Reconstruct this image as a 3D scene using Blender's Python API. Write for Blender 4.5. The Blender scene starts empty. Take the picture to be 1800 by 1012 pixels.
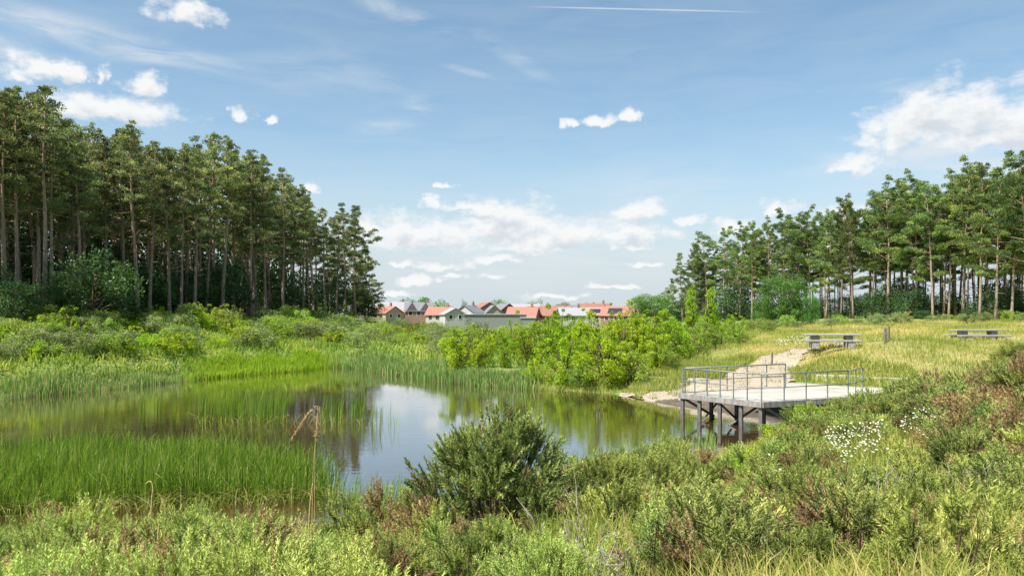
import bpy, math, random
import numpy as np
from mathutils import Vector

# ------------------------------------------------------------------ camera, sky, sun, exposure
S = bpy.context.scene
COL = S.collection
F = 1350.0            # focal length in pixels of an 1800 px wide frame
HZ = 548.0            # horizon row
CAMZ = 4.8            # metres above the pond
SUN_EL = math.radians(57)
SUN_AZ = math.radians(234)   # clockwise from +Y

cam = bpy.data.cameras.new('camera'); cam_o = bpy.data.objects.new('camera', cam); COL.objects.link(cam_o)
cam.sensor_width = 36; cam.lens = 36 * F / 1800; cam.shift_y = (HZ - 506) / 1800
cam.clip_start = 0.1; cam.clip_end = 8000
cam_o.location = (0, 0, CAMZ); cam_o.rotation_euler = (math.pi / 2, 0, 0)
S.camera = cam_o

S.view_settings.view_transform = 'Standard'; S.view_settings.look = 'None'
S.view_settings.exposure = 1.0; S.view_settings.gamma = 1.0
S.cycles.max_bounces = 6; S.cycles.diffuse_bounces = 3; S.cycles.glossy_bounces = 2
S.cycles.transmission_bounces = 3; S.cycles.transparent_max_bounces = 4
S.cycles.use_denoising = True

sun = bpy.data.lights.new('sun', 'SUN'); sun.energy = 5.0; sun.angle = math.radians(0.5); sun.color = (1, 0.95, 0.86)
sun_o = bpy.data.objects.new('sun', sun); COL.objects.link(sun_o)
to_sun = Vector((math.sin(SUN_AZ) * math.cos(SUN_EL), math.cos(SUN_AZ) * math.cos(SUN_EL), math.sin(SUN_EL)))
sun_o.rotation_euler = to_sun.to_track_quat('Z', 'Y').to_euler()
sun_o.location = (-30, -20, 60)

def build_world():
    K = 1 / (0.085 * 2 ** S.view_settings.exposure)      # display-linear value -> sky radiance
    def kc(r, g, b): return (r * K, g * K, b * K, 1)
    w = bpy.data.worlds.new('World'); S.world = w; w.use_nodes = True
    nt = w.node_tree; nt.nodes.clear(); L = nt.links
    def azel(px, py):
        u = (px - 900) / F; v = (HZ - py) / F
        a = math.atan(u); return a, math.atan(v * math.cos(a))
    # --- cloud field as a node group: (azimuth, elevation) -> density
    g = bpy.data.node_groups.new('cloud_field', 'ShaderNodeTree')
    g.interface.new_socket('P', in_out='INPUT', socket_type='NodeSocketVector')
    g.interface.new_socket('D', in_out='OUTPUT', socket_type='NodeSocketFloat')
    gi = g.nodes.new('NodeGroupInput'); go = g.nodes.new('NodeGroupOutput'); gl = g.links
    clouds = [(328,24,52,19),(205,192,98,21),(62,118,34,18),(20,128,34,13),(122,128,28,13),(258,149,32,19),(185,135,13,12),(424,202,16,12),(470,212,14,6),
      (735,410,105,30),(700,398,55,26),(890,388,100,32),(870,375,60,26),(1000,410,160,20),(1090,412,90,12),(930,428,90,14),(1130,369,46,17),(1215,386,27,11),(1371,365,32,11),
      (1105,431,34,9),(762,357,18,12),(825,362,55,8),(875,455,42,7),(780,467,45,8),(705,460,28,6),(730,494,30,9),(1140,461,32,5),(805,487,28,5),(860,487,22,5),(935,446,24,6),
      (1700,205,120,42),(1580,232,50,36),(1750,234,80,20),(1640,195,60,34),(1830,220,90,28),(1502,291,38,15),(1050,211,34,10),(1107,205,18,12),(1001,216,13,10),(780,326,22,5),
      (1295,401,34,15),(550,329,14,7),(648,396,24,10),(1480,365,36,10),(980,520,60,4),(1080,505,45,4),(700,515,40,5)]
    prev = None
    wn = g.nodes.new('ShaderNodeTexNoise'); wn.inputs['Scale'].default_value = 34; wn.inputs['Detail'].default_value = 5; wn.inputs['Roughness'].default_value = .6
    gl.new(gi.outputs['P'], wn.inputs['Vector'])
    ws = g.nodes.new('ShaderNodeVectorMath'); ws.operation = 'SUBTRACT'; ws.inputs[1].default_value = (.5, .5, .5); gl.new(wn.outputs['Color'], ws.inputs[0])
    wm = g.nodes.new('ShaderNodeVectorMath'); wm.operation = 'MULTIPLY'; wm.inputs[1].default_value = (.07, .028, 0); gl.new(ws.outputs[0], wm.inputs[0])
    wa = g.nodes.new('ShaderNodeVectorMath'); wa.operation = 'ADD'; gl.new(gi.outputs['P'], wa.inputs[0]); gl.new(wm.outputs[0], wa.inputs[1])
    nz = g.nodes.new('ShaderNodeTexNoise'); nz.inputs['Scale'].default_value = 22; nz.inputs['Detail'].default_value = 7; nz.inputs['Roughness'].default_value = 0.62
    mp = g.nodes.new('ShaderNodeVectorMath'); mp.operation = 'MULTIPLY'; mp.inputs[1].default_value = (1, 1.7, 1)
    gl.new(gi.outputs['P'], mp.inputs[0]); gl.new(mp.outputs[0], nz.inputs['Vector'])
    for px, py, rx, ry in clouds:
        a, e = azel(px, py + ry * .35)
        s = g.nodes.new('ShaderNodeVectorMath'); s.operation = 'SUBTRACT'; s.inputs[1].default_value = (a, e, 0)
        gl.new(wa.outputs[0], s.inputs[0])
        m = g.nodes.new('ShaderNodeVectorMath'); m.operation = 'MULTIPLY'; m.inputs[1].default_value = (F / rx, F / (ry * 1.35), 0)
        gl.new(s.outputs[0], m.inputs[0])
        m2 = g.nodes.new('ShaderNodeVectorMath'); m2.operation = 'MULTIPLY'; m2.inputs[1].default_value = (-1, -2.1, 0)
        gl.new(m.outputs[0], m2.inputs[0])
        mx = g.nodes.new('ShaderNodeVectorMath'); mx.operation = 'MAXIMUM'
        gl.new(m.outputs[0], mx.inputs[0]); gl.new(m2.outputs[0], mx.inputs[1])
        ln = g.nodes.new('ShaderNodeVectorMath'); ln.operation = 'LENGTH'; gl.new(mx.outputs[0], ln.inputs[0])
        if prev is None: prev = ln.outputs['Value']
        else:
            mn = g.nodes.new('ShaderNodeMath'); mn.operation = 'SMOOTH_MIN'; mn.inputs[2].default_value = 0.25
            gl.new(prev, mn.inputs[0]); gl.new(ln.outputs['Value'], mn.inputs[1]); prev = mn.outputs[0]
    d1 = g.nodes.new('ShaderNodeMath'); d1.operation = 'SUBTRACT'; d1.inputs[0].default_value = 1.05; gl.new(prev, d1.inputs[1])
    d1b = g.nodes.new('ShaderNodeMath'); d1b.operation = 'MAXIMUM'; d1b.inputs[1].default_value = -1.5; gl.new(d1.outputs[0], d1b.inputs[0])
    d2 = g.nodes.new('ShaderNodeMath'); d2.operation = 'MULTIPLY_ADD'; d2.inputs[1].default_value = 2.7; d2.inputs[2].default_value = -1.27
    gl.new(nz.outputs[0], d2.inputs[0])
    d3 = g.nodes.new('ShaderNodeMath'); d3.operation = 'ADD'; gl.new(d1b.outputs[0], d3.inputs[0]); gl.new(d2.outputs[0], d3.inputs[1])
    gl.new(d3.outputs[0], go.inputs['D'])
    # --- main tree
    N = nt.nodes.new
    def math_(op, a, b=None, c=None, clamp=False):
        n = N('ShaderNodeMath'); n.operation = op; n.use_clamp = clamp
        for i, v in enumerate((a, b, c)):
            if v is None: continue
            if isinstance(v, (int, float)): n.inputs[i].default_value = v
            else: L.new(v, n.inputs[i])
        return n.outputs[0]
    tc = N('ShaderNodeTexCoord'); sep = N('ShaderNodeSeparateXYZ'); L.new(tc.outputs['Generated'], sep.inputs[0])
    x, y, z = sep.outputs
    az = math_('ARCTAN2', x, y)
    hyp = math_('SQRT', math_('ADD', math_('MULTIPLY', x, x), math_('MULTIPLY', y, y)))
    el = math_('ARCTAN2', z, hyp)
    cb = N('ShaderNodeCombineXYZ'); L.new(az, cb.inputs[0]); L.new(el, cb.inputs[1]); P = cb.outputs[0]
    sky = N('ShaderNodeTexSky'); sky.sky_type = 'NISHITA'; sky.sun_disc = False
    sky.sun_elevation = SUN_EL; sky.sun_rotation = SUN_AZ; sky.altitude = 100; sky.air_density = 1.0; sky.dust_density = 1.2; sky.ozone_density = 1.0
    bg = N('ShaderNodeBackground'); bg.inputs['Strength'].default_value = 0.085
    hs = N('ShaderNodeHueSaturation'); hs.inputs['Saturation'].default_value = 1.02; hs.inputs['Value'].default_value = 0.98; hs.inputs['Hue'].default_value = 0.487
    L.new(sky.outputs[0], hs.inputs['Color'])
    base = hs.outputs[0]
    def mixc(fac, a, b):
        m = N('ShaderNodeMix'); m.data_type = 'RGBA'; L.new(fac, m.inputs['Factor'])
        if isinstance(a, tuple): m.inputs['A'].default_value = a
        else: L.new(a, m.inputs['A'])
        if isinstance(b, tuple): m.inputs['B'].default_value = b
        else: L.new(b, m.inputs['B'])
        return m.outputs['Result']
    # low pale summer air
    hzf = N('ShaderNodeMapRange'); hzf.inputs['From Min'].default_value = 0.0; hzf.inputs['From Max'].default_value = 0.24
    hzf.inputs['To Min'].default_value = 0.9; hzf.inputs['To Max'].default_value = 0.0; hzf.interpolation_type = 'SMOOTHSTEP'; L.new(el, hzf.inputs['Value'])
    base = mixc(hzf.outputs[0], base, kc(.64, .735, .80))
    # thin high cloud: soft oblique ellipses times stretched noise
    cir = [(190,72,270,34,-6,.75),(10,90,90,40,0,.6),(40,20,120,22,-5,.5),(700,22,150,20,-14,.55),(900,100,130,20,-30,.28),(1600,155,75,20,0,.75),(1600,275,240,34,2,.75),(1775,172,48,16,0,.6),
           (680,222,80,20,5,.5),(735,185,50,22,0,.5),(1010,378,220,26,0,.8),(930,455,380,80,0,.55),(1690,300,220,40,0,.6),(820,125,60,9,-12,.45),(560,130,200,60,0,.22),(1150,330,220,50,0,.3)]
    tot = None
    for px, py, rx, ry, rot, amp in cir:
        a, e = azel(px, py)
        mpn = N('ShaderNodeMapping'); mpn.vector_type = 'TEXTURE'
        mpn.inputs['Location'].default_value = (a, e, 0); mpn.inputs['Rotation'].default_value = (0, 0, math.radians(rot)); mpn.inputs['Scale'].default_value = (rx / F, ry / F, 1)
        L.new(P, mpn.inputs['Vector'])
        ln = N('ShaderNodeVectorMath'); ln.operation = 'LENGTH'; L.new(mpn.outputs[0], ln.inputs[0])
        mr = N('ShaderNodeMapRange'); mr.interpolation_type = 'SMOOTHSTEP'; mr.inputs['From Min'].default_value = 1.0; mr.inputs['From Max'].default_value = 0.1
        mr.inputs['To Min'].default_value = 0; mr.inputs['To Max'].default_value = amp; L.new(ln.outputs['Value'], mr.inputs['Value'])
        tot = mr.outputs[0] if tot is None else math_('MAXIMUM', tot, mr.outputs[0])
    cm = N('ShaderNodeMapping'); cm.inputs['Scale'].default_value = (5, 26, 1); cm.inputs['Rotation'].default_value = (0, 0, math.radians(7)); L.new(P, cm.inputs['Vector'])
    cn = N('ShaderNodeTexNoise'); cn.inputs['Scale'].default_value = 1.6; cn.inputs['Detail'].default_value = 6; cn.inputs['Roughness'].default_value = 0.6; cn.inputs['Distortion'].default_value = 0.6
    L.new(cm.outputs[0], cn.inputs['Vector'])
    cr = N('ShaderNodeMapRange'); cr.inputs['From Min'].default_value = 0.36; cr.inputs['From Max'].default_value = 0.66; L.new(cn.outputs[0], cr.inputs['Value'])
    cirr = math_('MULTIPLY', cr.outputs[0], math_('ADD', tot, 0.1), clamp=True)
    base = mixc(cirr, base, kc(.78, .83, .87))
    # a thin contrail
    def dirv(px, py): return Vector(((px - 900) / F, 1, (HZ - py) / F)).normalized()
    nrm = dirv(920, 12).cross(dirv(1345, 22)).normalized()
    dt = N('ShaderNodeVectorMath'); dt.operation = 'DOT_PRODUCT'; dt.inputs[1].default_value = nrm; L.new(tc.outputs['Generated'], dt.inputs[0])
    mr = N('ShaderNodeMapRange'); mr.interpolation_type = 'SMOOTHSTEP'; mr.inputs['From Min'].default_value = .0013; mr.inputs['From Max'].default_value = 0.0002; mr.inputs['To Max'].default_value = .55
    L.new(math_('ABSOLUTE', dt.outputs['Value']), mr.inputs['Value'])
    ma = N('ShaderNodeMapRange'); ma.interpolation_type = 'SMOOTHSTEP'; ma.inputs['From Min'].default_value = .165; ma.inputs['From Max'].default_value = .06; L.new(math_('ABSOLUTE', math_('SUBTRACT', az, .165)), ma.inputs['Value'])
    base = mixc(math_('MULTIPLY', mr.outputs[0], ma.outputs[0]), base, kc(.85, .88, .92))
    # cumulus
    g1 = N('ShaderNodeGroup'); g1.node_tree = g; L.new(P, g1.inputs[0])
    off = N('ShaderNodeVectorMath'); off.operation = 'ADD'; off.inputs[1].default_value = (-0.005, 0.012, 0); L.new(P, off.inputs[0])
    g2 = N('ShaderNodeGroup'); g2.node_tree = g; L.new(off.outputs[0], g2.inputs[0])
    front = N('ShaderNodeMapRange'); front.inputs['From Min'].default_value = 0.0; front.inputs['From Max'].default_value = 0.2; L.new(y, front.inputs['Value'])
    al = N('ShaderNodeMapRange'); al.interpolation_type = 'SMOOTHSTEP'; al.inputs['From Min'].default_value = -0.2; al.inputs['From Max'].default_value = 0.7; L.new(g1.outputs[0], al.inputs['Value'])
    alpha = math_('MULTIPLY', al.outputs[0], math_('MULTIPLY', front.outputs[0], 0.97))
    sh = N('ShaderNodeMapRange'); sh.interpolation_type = 'SMOOTHSTEP'; sh.inputs['From Min'].default_value = 0.25; sh.inputs['From Max'].default_value = 1.2; L.new(g2.outputs[0], sh.inputs['Value'])
    ccol = mixc(sh.outputs[0], kc(.95, .96, .96), kc(.68, .73, .785))
    base = mixc(alpha, base, ccol)
    L.new(base, bg.inputs['Color'])
    out = N('ShaderNodeOutputWorld'); L.new(bg.outputs[0], out.inputs['Surface'])
build_world()

# ------------------------------------------------------------------ helpers
rng = np.random.default_rng(7)
random.seed(7)
def W(px, D): return ((px - 900) / F * D, D)              # world XY of a picture column at a depth
def Zof(py, D): return CAMZ - (py - HZ) / F * D
def tag(o, label=None, cat=None, group=None, kind=None):
    if label: o['label'] = label
    if cat: o['category'] = cat
    if group: o['group'] = group
    if kind: o['kind'] = kind
    return o

class MB:
    """collects quads / triangles with a per-vertex tint and a material slot"""
    def __init__(s): s.V = []; s.T = []; s.F = []; s.n = 0
    def add(s, V, Fc, tint=0.5, mat=0):
        V = np.asarray(V, np.float32).reshape(-1, 3); Fc = np.asarray(Fc, np.int64)
        t = np.broadcast_to(np.asarray(tint, np.float32), (len(V),))
        s.F.append((Fc + s.n, mat)); s.V.append(V); s.T.append(t); s.n += len(V)
    def mesh(s, name, mats, smooth=False):
        me = bpy.data.meshes.new(name)
        V = np.concatenate(s.V); T = np.concatenate(s.T)
        me.vertices.add(len(V)); me.vertices.foreach_set('co', V.ravel())
        li = np.concatenate([f.ravel() for f, _ in s.F]); tot = np.concatenate([np.full(len(f), f.shape[1]) for f, _ in s.F])
        st = np.concatenate([[0], np.cumsum(tot)[:-1]]); mi = np.concatenate([np.full(len(f), m) for f, m in s.F])
        me.loops.add(len(li)); me.loops.foreach_set('vertex_index', li.astype(np.int32))
        me.polygons.add(len(tot)); me.polygons.foreach_set('loop_start', st.astype(np.int32))
        me.polygons.foreach_set('loop_total', tot.astype(np.int32))
        me.polygons.foreach_set('material_index', mi.astype(np.int32))
        me.polygons.foreach_set('use_smooth', np.full(len(tot), smooth))
        a = me.attributes.new('tint', 'FLOAT', 'POINT'); a.data.foreach_set('value', T)
        for m in (mats if isinstance(mats, (list, tuple)) else [mats]): me.materials.append(m)
        me.update(calc_edges=True); me.validate()
        return me
    def build(s, name, mats, parent=None, smooth=False):
        return link(name, s.mesh(name, mats, smooth), parent)
    # shapes
    def box(s, c, size, rz=0, tint=.5, mat=0, bev=0):
        hx, hy, hz = (v / 2 for v in size); b = min(bev, hx * .9, hy * .9, hz * .9)
        ca, sa = math.cos(rz), math.sin(rz)
        if b <= 0:
            V = [(sx * hx, sy * hy, sz * hz) for sz in (-1, 1) for sx, sy in ((-1, -1), (1, -1), (1, 1), (-1, 1))]
            Fc = [(3, 2, 1, 0), (4, 5, 6, 7), (0, 1, 5, 4), (1, 2, 6, 5), (2, 3, 7, 6), (3, 0, 4, 7)]
        else:
            prof = [(-hz, b), (-hz + b, 0), (hz - b, 0), (hz, b)]; V = []
            for z, i in prof:
                for x, y in ((-hx + i + b * (i == 0), -hy + i), (hx - i - b * (i == 0), -hy + i), (hx - i, -hy + i + b * (i == 0)), (hx - i, hy - i - b * (i == 0)),
                             (hx - i - b * (i == 0), hy - i), (-hx + i + b * (i == 0), hy - i), (-hx + i, hy - i - b * (i == 0)), (-hx + i, -hy + i + b * (i == 0))):
                    V.append((x, y, z))
            Fc = []
            for k in range(3):
                for j in range(8):
                    Fc.append((k * 8 + j, k * 8 + (j + 1) % 8, k * 8 + 8 + (j + 1) % 8, k * 8 + 8 + j))
            V2 = V
            s.add([(c[0] + x * ca - y * sa, c[1] + x * sa + y * ca, c[2] + z) for x, y, z in V2], Fc, tint, mat)
            capt = [24 + j for j in range(8)]; capb = [7 - j for j in range(8)]
            n0 = s.n - len(V2); s.F.append((np.array([[n0 + q for q in capt], [n0 + q for q in capb]]), mat))
            return
        s.add([(c[0] + x * ca - y * sa, c[1] + x * sa + y * ca, c[2] + z) for x, y, z in V], Fc, tint, mat)
    def tube(s, pts, rad, n=6, tint=.5, mat=0, cap=True):
        pts = np.asarray(pts, float); m = len(pts); rad = np.broadcast_to(np.asarray(rad, float), (m,))
        d = np.gradient(pts, axis=0); d /= np.linalg.norm(d, axis=1)[:, None] + 1e-9
        ref = np.array([0, 0, 1.]) if abs(d[:, 2]).mean() < .8 else np.array([1., 0, 0])
        u = np.cross(d, ref); u /= np.linalg.norm(u, axis=1)[:, None] + 1e-9; v = np.cross(d, u)
        a = np.arange(n) * 2 * math.pi / n
        V = pts[:, None] + rad[:, None, None] * (np.cos(a)[None, :, None] * u[:, None] + np.sin(a)[None, :, None] * v[:, None])
        i = np.arange(m - 1)[:, None] * n; j = np.arange(n)[None]; k = (j + 1) % n
        Fc = np.stack([i + j, i + n + j, i + n + k, i + k], -1).reshape(-1, 4)
        s.add(V.reshape(-1, 3), Fc, tint, mat)
        if cap:
            n0 = s.n - m * n
            s.F.append((np.array([[n0 + q for q in range(n)], [n0 + (m - 1) * n + n - 1 - q for q in range(n)]]), mat))
    def leaves(s, C, A, Nn, ln, wd, tint, mat=0, shape='leaf'):
        """C centres, A long axes, Nn rough normals, ln lengths, wd widths: one diamond leaf each"""
        C = np.asarray(C, float); n = len(C)
        A = A / (np.linalg.norm(A, axis=1)[:, None] + 1e-9)
        B = np.cross(A, Nn); B /= np.linalg.norm(B, axis=1)[:, None] + 1e-9
        ln = np.broadcast_to(ln, (n,))[:, None]; wd = np.broadcast_to(wd, (n,))[:, None]
        V = np.stack([C - A * ln * .5, C + B * wd * .5 - A * ln * .08, C + A * ln * .5, C - B * wd * .5 - A * ln * .08], 1)
        s.add(V.reshape(-1, 3), np.arange(n * 4).reshape(n, 4), np.repeat(np.broadcast_to(tint, (n,)), 4), mat)
    def needles(s, Bp, Dr, ln, wd, tint, mat=0):
        n = len(Bp); r = rng.normal(size=(n, 3)); B = np.cross(Dr, r); B /= np.linalg.norm(B, axis=1)[:, None] + 1e-9
        ln = np.broadcast_to(ln, (n,))[:, None]; wd = np.broadcast_to(wd, (n,))[:, None]
        V = np.stack([Bp - B * wd * .5, Bp + B * wd * .5, Bp + Dr * ln], 1)
        s.add(V.reshape(-1, 3), np.arange(n * 3).reshape(n, 3), np.repeat(np.broadcast_to(tint, (n,)), 3), mat)
    def blades(s, P, h, w, bend, az, tint, mat=0):
        n = len(P); P = np.asarray(P, float)
        h = np.broadcast_to(h, (n,)); w = np.broadcast_to(w, (n,)); bend = np.broadcast_to(bend, (n,))
        d = np.stack([np.cos(az), np.sin(az), 0 * az], 1); fa = rng.uniform(0, 2 * math.pi, n)
        sd = np.stack([np.cos(fa), np.sin(fa), 0 * fa], 1)
        z = np.array([0, 0, 1.])
        def at(t): return P + z * (h * t * (1 - .35 * bend * t * t))[:, None] + d * (h * bend * t ** 2 * .9)[:, None]
        p0, p1, p2, p3 = at(0), at(.4), at(.75), at(1.)
        hw = (sd * w[:, None]) * .5
        V = np.stack([p0 - hw, p0 + hw, p1 + hw * .95, p1 - hw * .95, p2 + hw * .65, p2 - hw * .65, p3], 1)
        q = np.arange(n)[:, None] * 7
        n0 = s.n
        s.V.append(V.reshape(-1, 3).astype(np.float32)); s.T.append(np.repeat(np.broadcast_to(tint, (n,)), 7).astype(np.float32)); s.n += n * 7
        s.F.append((np.concatenate([q + [0, 1, 2, 3], q + [3, 2, 4, 5]]) + n0, mat)); s.F.append((q + [5, 4, 6] + n0, mat))

def link(name, me, parent=None):
    o = bpy.data.objects.new(name, me); COL.objects.link(o)
    if parent is not None: o.parent = parent
    return o
def empty(name, loc=(0, 0, 0), rz=0, sc=1):
    o = bpy.data.objects.new(name, None); COL.objects.link(o); o.location = loc; o.rotation_euler = (0, 0, rz)
    o.scale = (sc, sc, sc) if not isinstance(sc, tuple) else sc; o.empty_display_size = .2
    return o
def place(name, parts, loc, rz, sc, label, cat, group=None):
    """an individual: Empty + one object per part (meshes shared by look-alikes)"""
    if len(parts) == 1 and parts[0][0] is None:
        o = link(name, parts[0][1]); o.location = loc; o.rotation_euler = (0, 0, rz); o.scale = (sc, sc, sc) if not isinstance(sc, tuple) else sc
    else:
        o = empty(name, loc, rz, sc)
        for pn, me in parts: link(pn, me, o)
    if name == 'pine_tree': o.rotation_euler = (random.gauss(0, .022), random.gauss(0, .022), rz)
    return tag(o, label, cat, group)

# ------------------------------------------------------------------ materials
def mat(name):
    m = bpy.data.materials.new(name); m.use_nodes = True; nt = m.node_tree
    return m, nt, nt.nodes['Principled BSDF'], nt.links, nt.nodes.new
def ramp(N, stops):
    r = N('ShaderNodeValToRGB'); e = r.color_ramp.elements
    while len(e) < len(stops): e.new(0.5)
    for el, (p, c) in zip(e, stops): el.position = p; el.color = (*c, 1)
    return r
def leaf_mat(name, stops, trans=0.4, rough=0.6, var=0.25, spec=0.25):
    m, nt, b, L, N = mat(name)
    at = N('ShaderNodeAttribute'); at.attribute_name = 'tint'; r = ramp(N, stops); L.new(at.outputs['Fac'], r.inputs[0])
    oi = N('ShaderNodeObjectInfo'); mr = N('ShaderNodeMapRange'); mr.inputs['To Min'].default_value = 1 - var; mr.inputs['To Max'].default_value = 1 + var
    L.new(oi.outputs['Random'], mr.inputs['Value'])
    hs = N('ShaderNodeHueSaturation'); L.new(r.outputs[0], hs.inputs['Color']); L.new(mr.outputs[0], hs.inputs['Value'])
    mh = N('ShaderNodeMath'); mh.operation = 'MULTIPLY_ADD'; mh.inputs[1].default_value = 0.035; mh.inputs[2].default_value = 0.4825
    fr = N('ShaderNodeMath'); fr.operation = 'FRACT'; ml = N('ShaderNodeMath'); ml.operation = 'MULTIPLY'; ml.inputs[1].default_value = 7.31
    L.new(oi.outputs['Random'], ml.inputs[0]); L.new(ml.outputs[0], fr.inputs[0]); L.new(fr.outputs[0], mh.inputs[0]); L.new(mh.outputs[0], hs.inputs['Hue'])
    L.new(hs.outputs[0], b.inputs['Base Color']); b.inputs['Roughness'].default_value = rough; b.inputs['Specular IOR Level'].default_value = spec
    t = N('ShaderNodeBsdfTranslucent'); g = N('ShaderNodeMix'); g.data_type = 'RGBA'; g.blend_type = 'MULTIPLY'; g.inputs['Factor'].default_value = 1
    L.new(hs.outputs[0], g.inputs['A']); g.inputs['B'].default_value = (1.25, 1.3, 0.7, 1); L.new(g.outputs['Result'], t.inputs['Color'])
    mx = N('ShaderNodeMixShader'); mx.inputs[0].default_value = trans; L.new(b.outputs[0], mx.inputs[1]); L.new(t.outputs[0], mx.inputs[2])
    L.new(mx.outputs[0], nt.nodes['Material Output'].inputs['Surface'])
    return m
def rough_mat(name, c1, c2, scale=8, rough=0.85, bump=0.3, stretch=(1, 1, 1), metal=0, detail=6, c3=None):
    m, nt, b, L, N = mat(name)
    tc = N('ShaderNodeTexCoord'); mp = N('ShaderNodeMapping'); mp.inputs['Scale'].default_value = stretch
    L.new(tc.outputs['Object'], mp.inputs['Vector'])
    n = N('ShaderNodeTexNoise'); n.inputs['Scale'].default_value = scale; n.inputs['Detail'].default_value = detail; L.new(mp.outputs[0], n.inputs['Vector'])
    r = ramp(N, [(.32, c1), (.68, c2)] if c3 is None else [(.28, c1), (.5, c2), (.72, c3)]); L.new(n.outputs[0], r.inputs[0]); L.new(r.outputs[0], b.inputs['Base Color'])
    b.inputs['Roughness'].default_value = rough; b.inputs['Metallic'].default_value = metal
    if bump:
        bp = N('ShaderNodeBump'); bp.inputs['Strength'].default_value = bump; bp.inputs['Distance'].default_value = .05; L.new(n.outputs[0], bp.inputs['Height']); L.new(bp.outputs[0], b.inputs['Normal'])
    return m

M = {}
M['pine'] = leaf_mat('pine_needles', [(0, (.08, .115, .06)), (.5, (.19, .235, .1)), (1, (.42, .43, .17))], .38, .5, .3)
M['pine_bright'] = leaf_mat('pine_needles_right_wood', [(0, (.06, .1, .04)), (.5, (.15, .215, .065)), (1, (.33, .41, .11))], .34, .5, .32)  # greener needle tones for the pines of the right wood
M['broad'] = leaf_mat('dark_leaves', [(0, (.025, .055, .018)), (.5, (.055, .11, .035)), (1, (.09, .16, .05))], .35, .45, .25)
M['oak'] = leaf_mat('mid_leaves', [(0, (.06, .13, .03)), (.5, (.11, .23, .045)), (1, (.18, .33, .07))], .4, .5, .2)
M['lime'] = leaf_mat('lime_leaves', [(0, (.12, .21, .012)), (.5, (.28, .4, .02)), (1, (.46, .54, .035))], .5, .5, .2)
M['yellow'] = leaf_mat('yellow_leaves', [(0, (.15, .29, .012)), (.5, (.31, .47, .02)), (1, (.5, .64, .035))], .45, .5, .12)
M['shrub'] = leaf_mat('shrub_leaves', [(0, (.11, .185, .03)), (.5, (.25, .355, .055)), (1, (.42, .52, .1))], .4, .55, .25)
M['gorse_far'] = leaf_mat('gorse_far', [(0, (.09, .13, .05)), (.5, (.19, .25, .09)), (.85, (.32, .38, .13)), (1, (.34, .26, .13))], .25, .6, .3)
M['gorse'] = leaf_mat('gorse_spines', [(0, (.09, .13, .03)), (.5, (.25, .31, .07)), (.8, (.45, .5, .12)), (.86, (.46, .5, .13)), (.9, (.2, .135, .06)), (1, (.38, .28, .13))], .16, .55, .2)
M['gorse_dark'] = leaf_mat('old_gorse_spines', [(0, (.065, .1, .028)), (.5, (.2, .26, .065)), (.8, (.42, .48, .13)), (.86, (.44, .49, .14)), (.9, (.18, .12, .05)), (1, (.36, .26, .12))], .12, .55, .15)
M['gorse_grey'] = leaf_mat('young_gorse_spines', [(0, (.17, .23, .05)), (.5, (.36, .44, .11)), (.85, (.58, .64, .18)), (.9, (.28, .2, .09)), (1, (.44, .33, .16))], .18, .55, .18)
M['reed'] = leaf_mat('reed_blades', [(0, (.05, .1, .012)), (.5, (.14, .24, .025)), (.9, (.28, .37, .05)), (1, (.4, .36, .14))], .45, .45, 0)
M['sedge'] = leaf_mat('sedge_blades', [(0, (.14, .26, .02)), (.5, (.28, .42, .03)), (.9, (.46, .56, .06)), (1, (.5, .44, .15))], .45, .45, 0)
M['rush'] = leaf_mat('rush_blades', [(0, (.09, .18, .05)), (.5, (.18, .31, .09)), (.85, (.29, .42, .12)), (1, (.5, .42, .22))], .4, .5, 0)
M['grass'] = leaf_mat('grass_blades', [(0, (.11, .19, .03)), (.45, (.25, .33, .06)), (.75, (.48, .45, .13)), (1, (.7, .58, .3))], .45, .6, 0)
M['under'] = leaf_mat('undergrowth', [(0, (.11, .18, .03)), (.4, (.24, .33, .05)), (.8, (.42, .45, .08)), (1, (.52, .44, .15))], .4, .6, 0)
M['daisy'] = leaf_mat('daisy_petals', [(0, (.75, .75, .72)), (.9, (.8, .8, .78)), (.95, (.7, .5, .05)), (1, (.7, .5, .05))], .3, .6, 0)
M['straw'] = rough_mat('dry_straw', (.3, .2, .08), (.5, .36, .16), 30, .8, .2)
M['greytwig'] = rough_mat('grey_twigs', (.2, .17, .14), (.34, .3, .26), 20, .9, .2)
M['pebble'] = rough_mat('pebbles', (.2, .17, .13), (.42, .38, .32), 6, .9, .2)
M['stem'] = rough_mat('brown_stems', (.06, .04, .025), (.14, .09, .05), 20, .9, .3)
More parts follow.
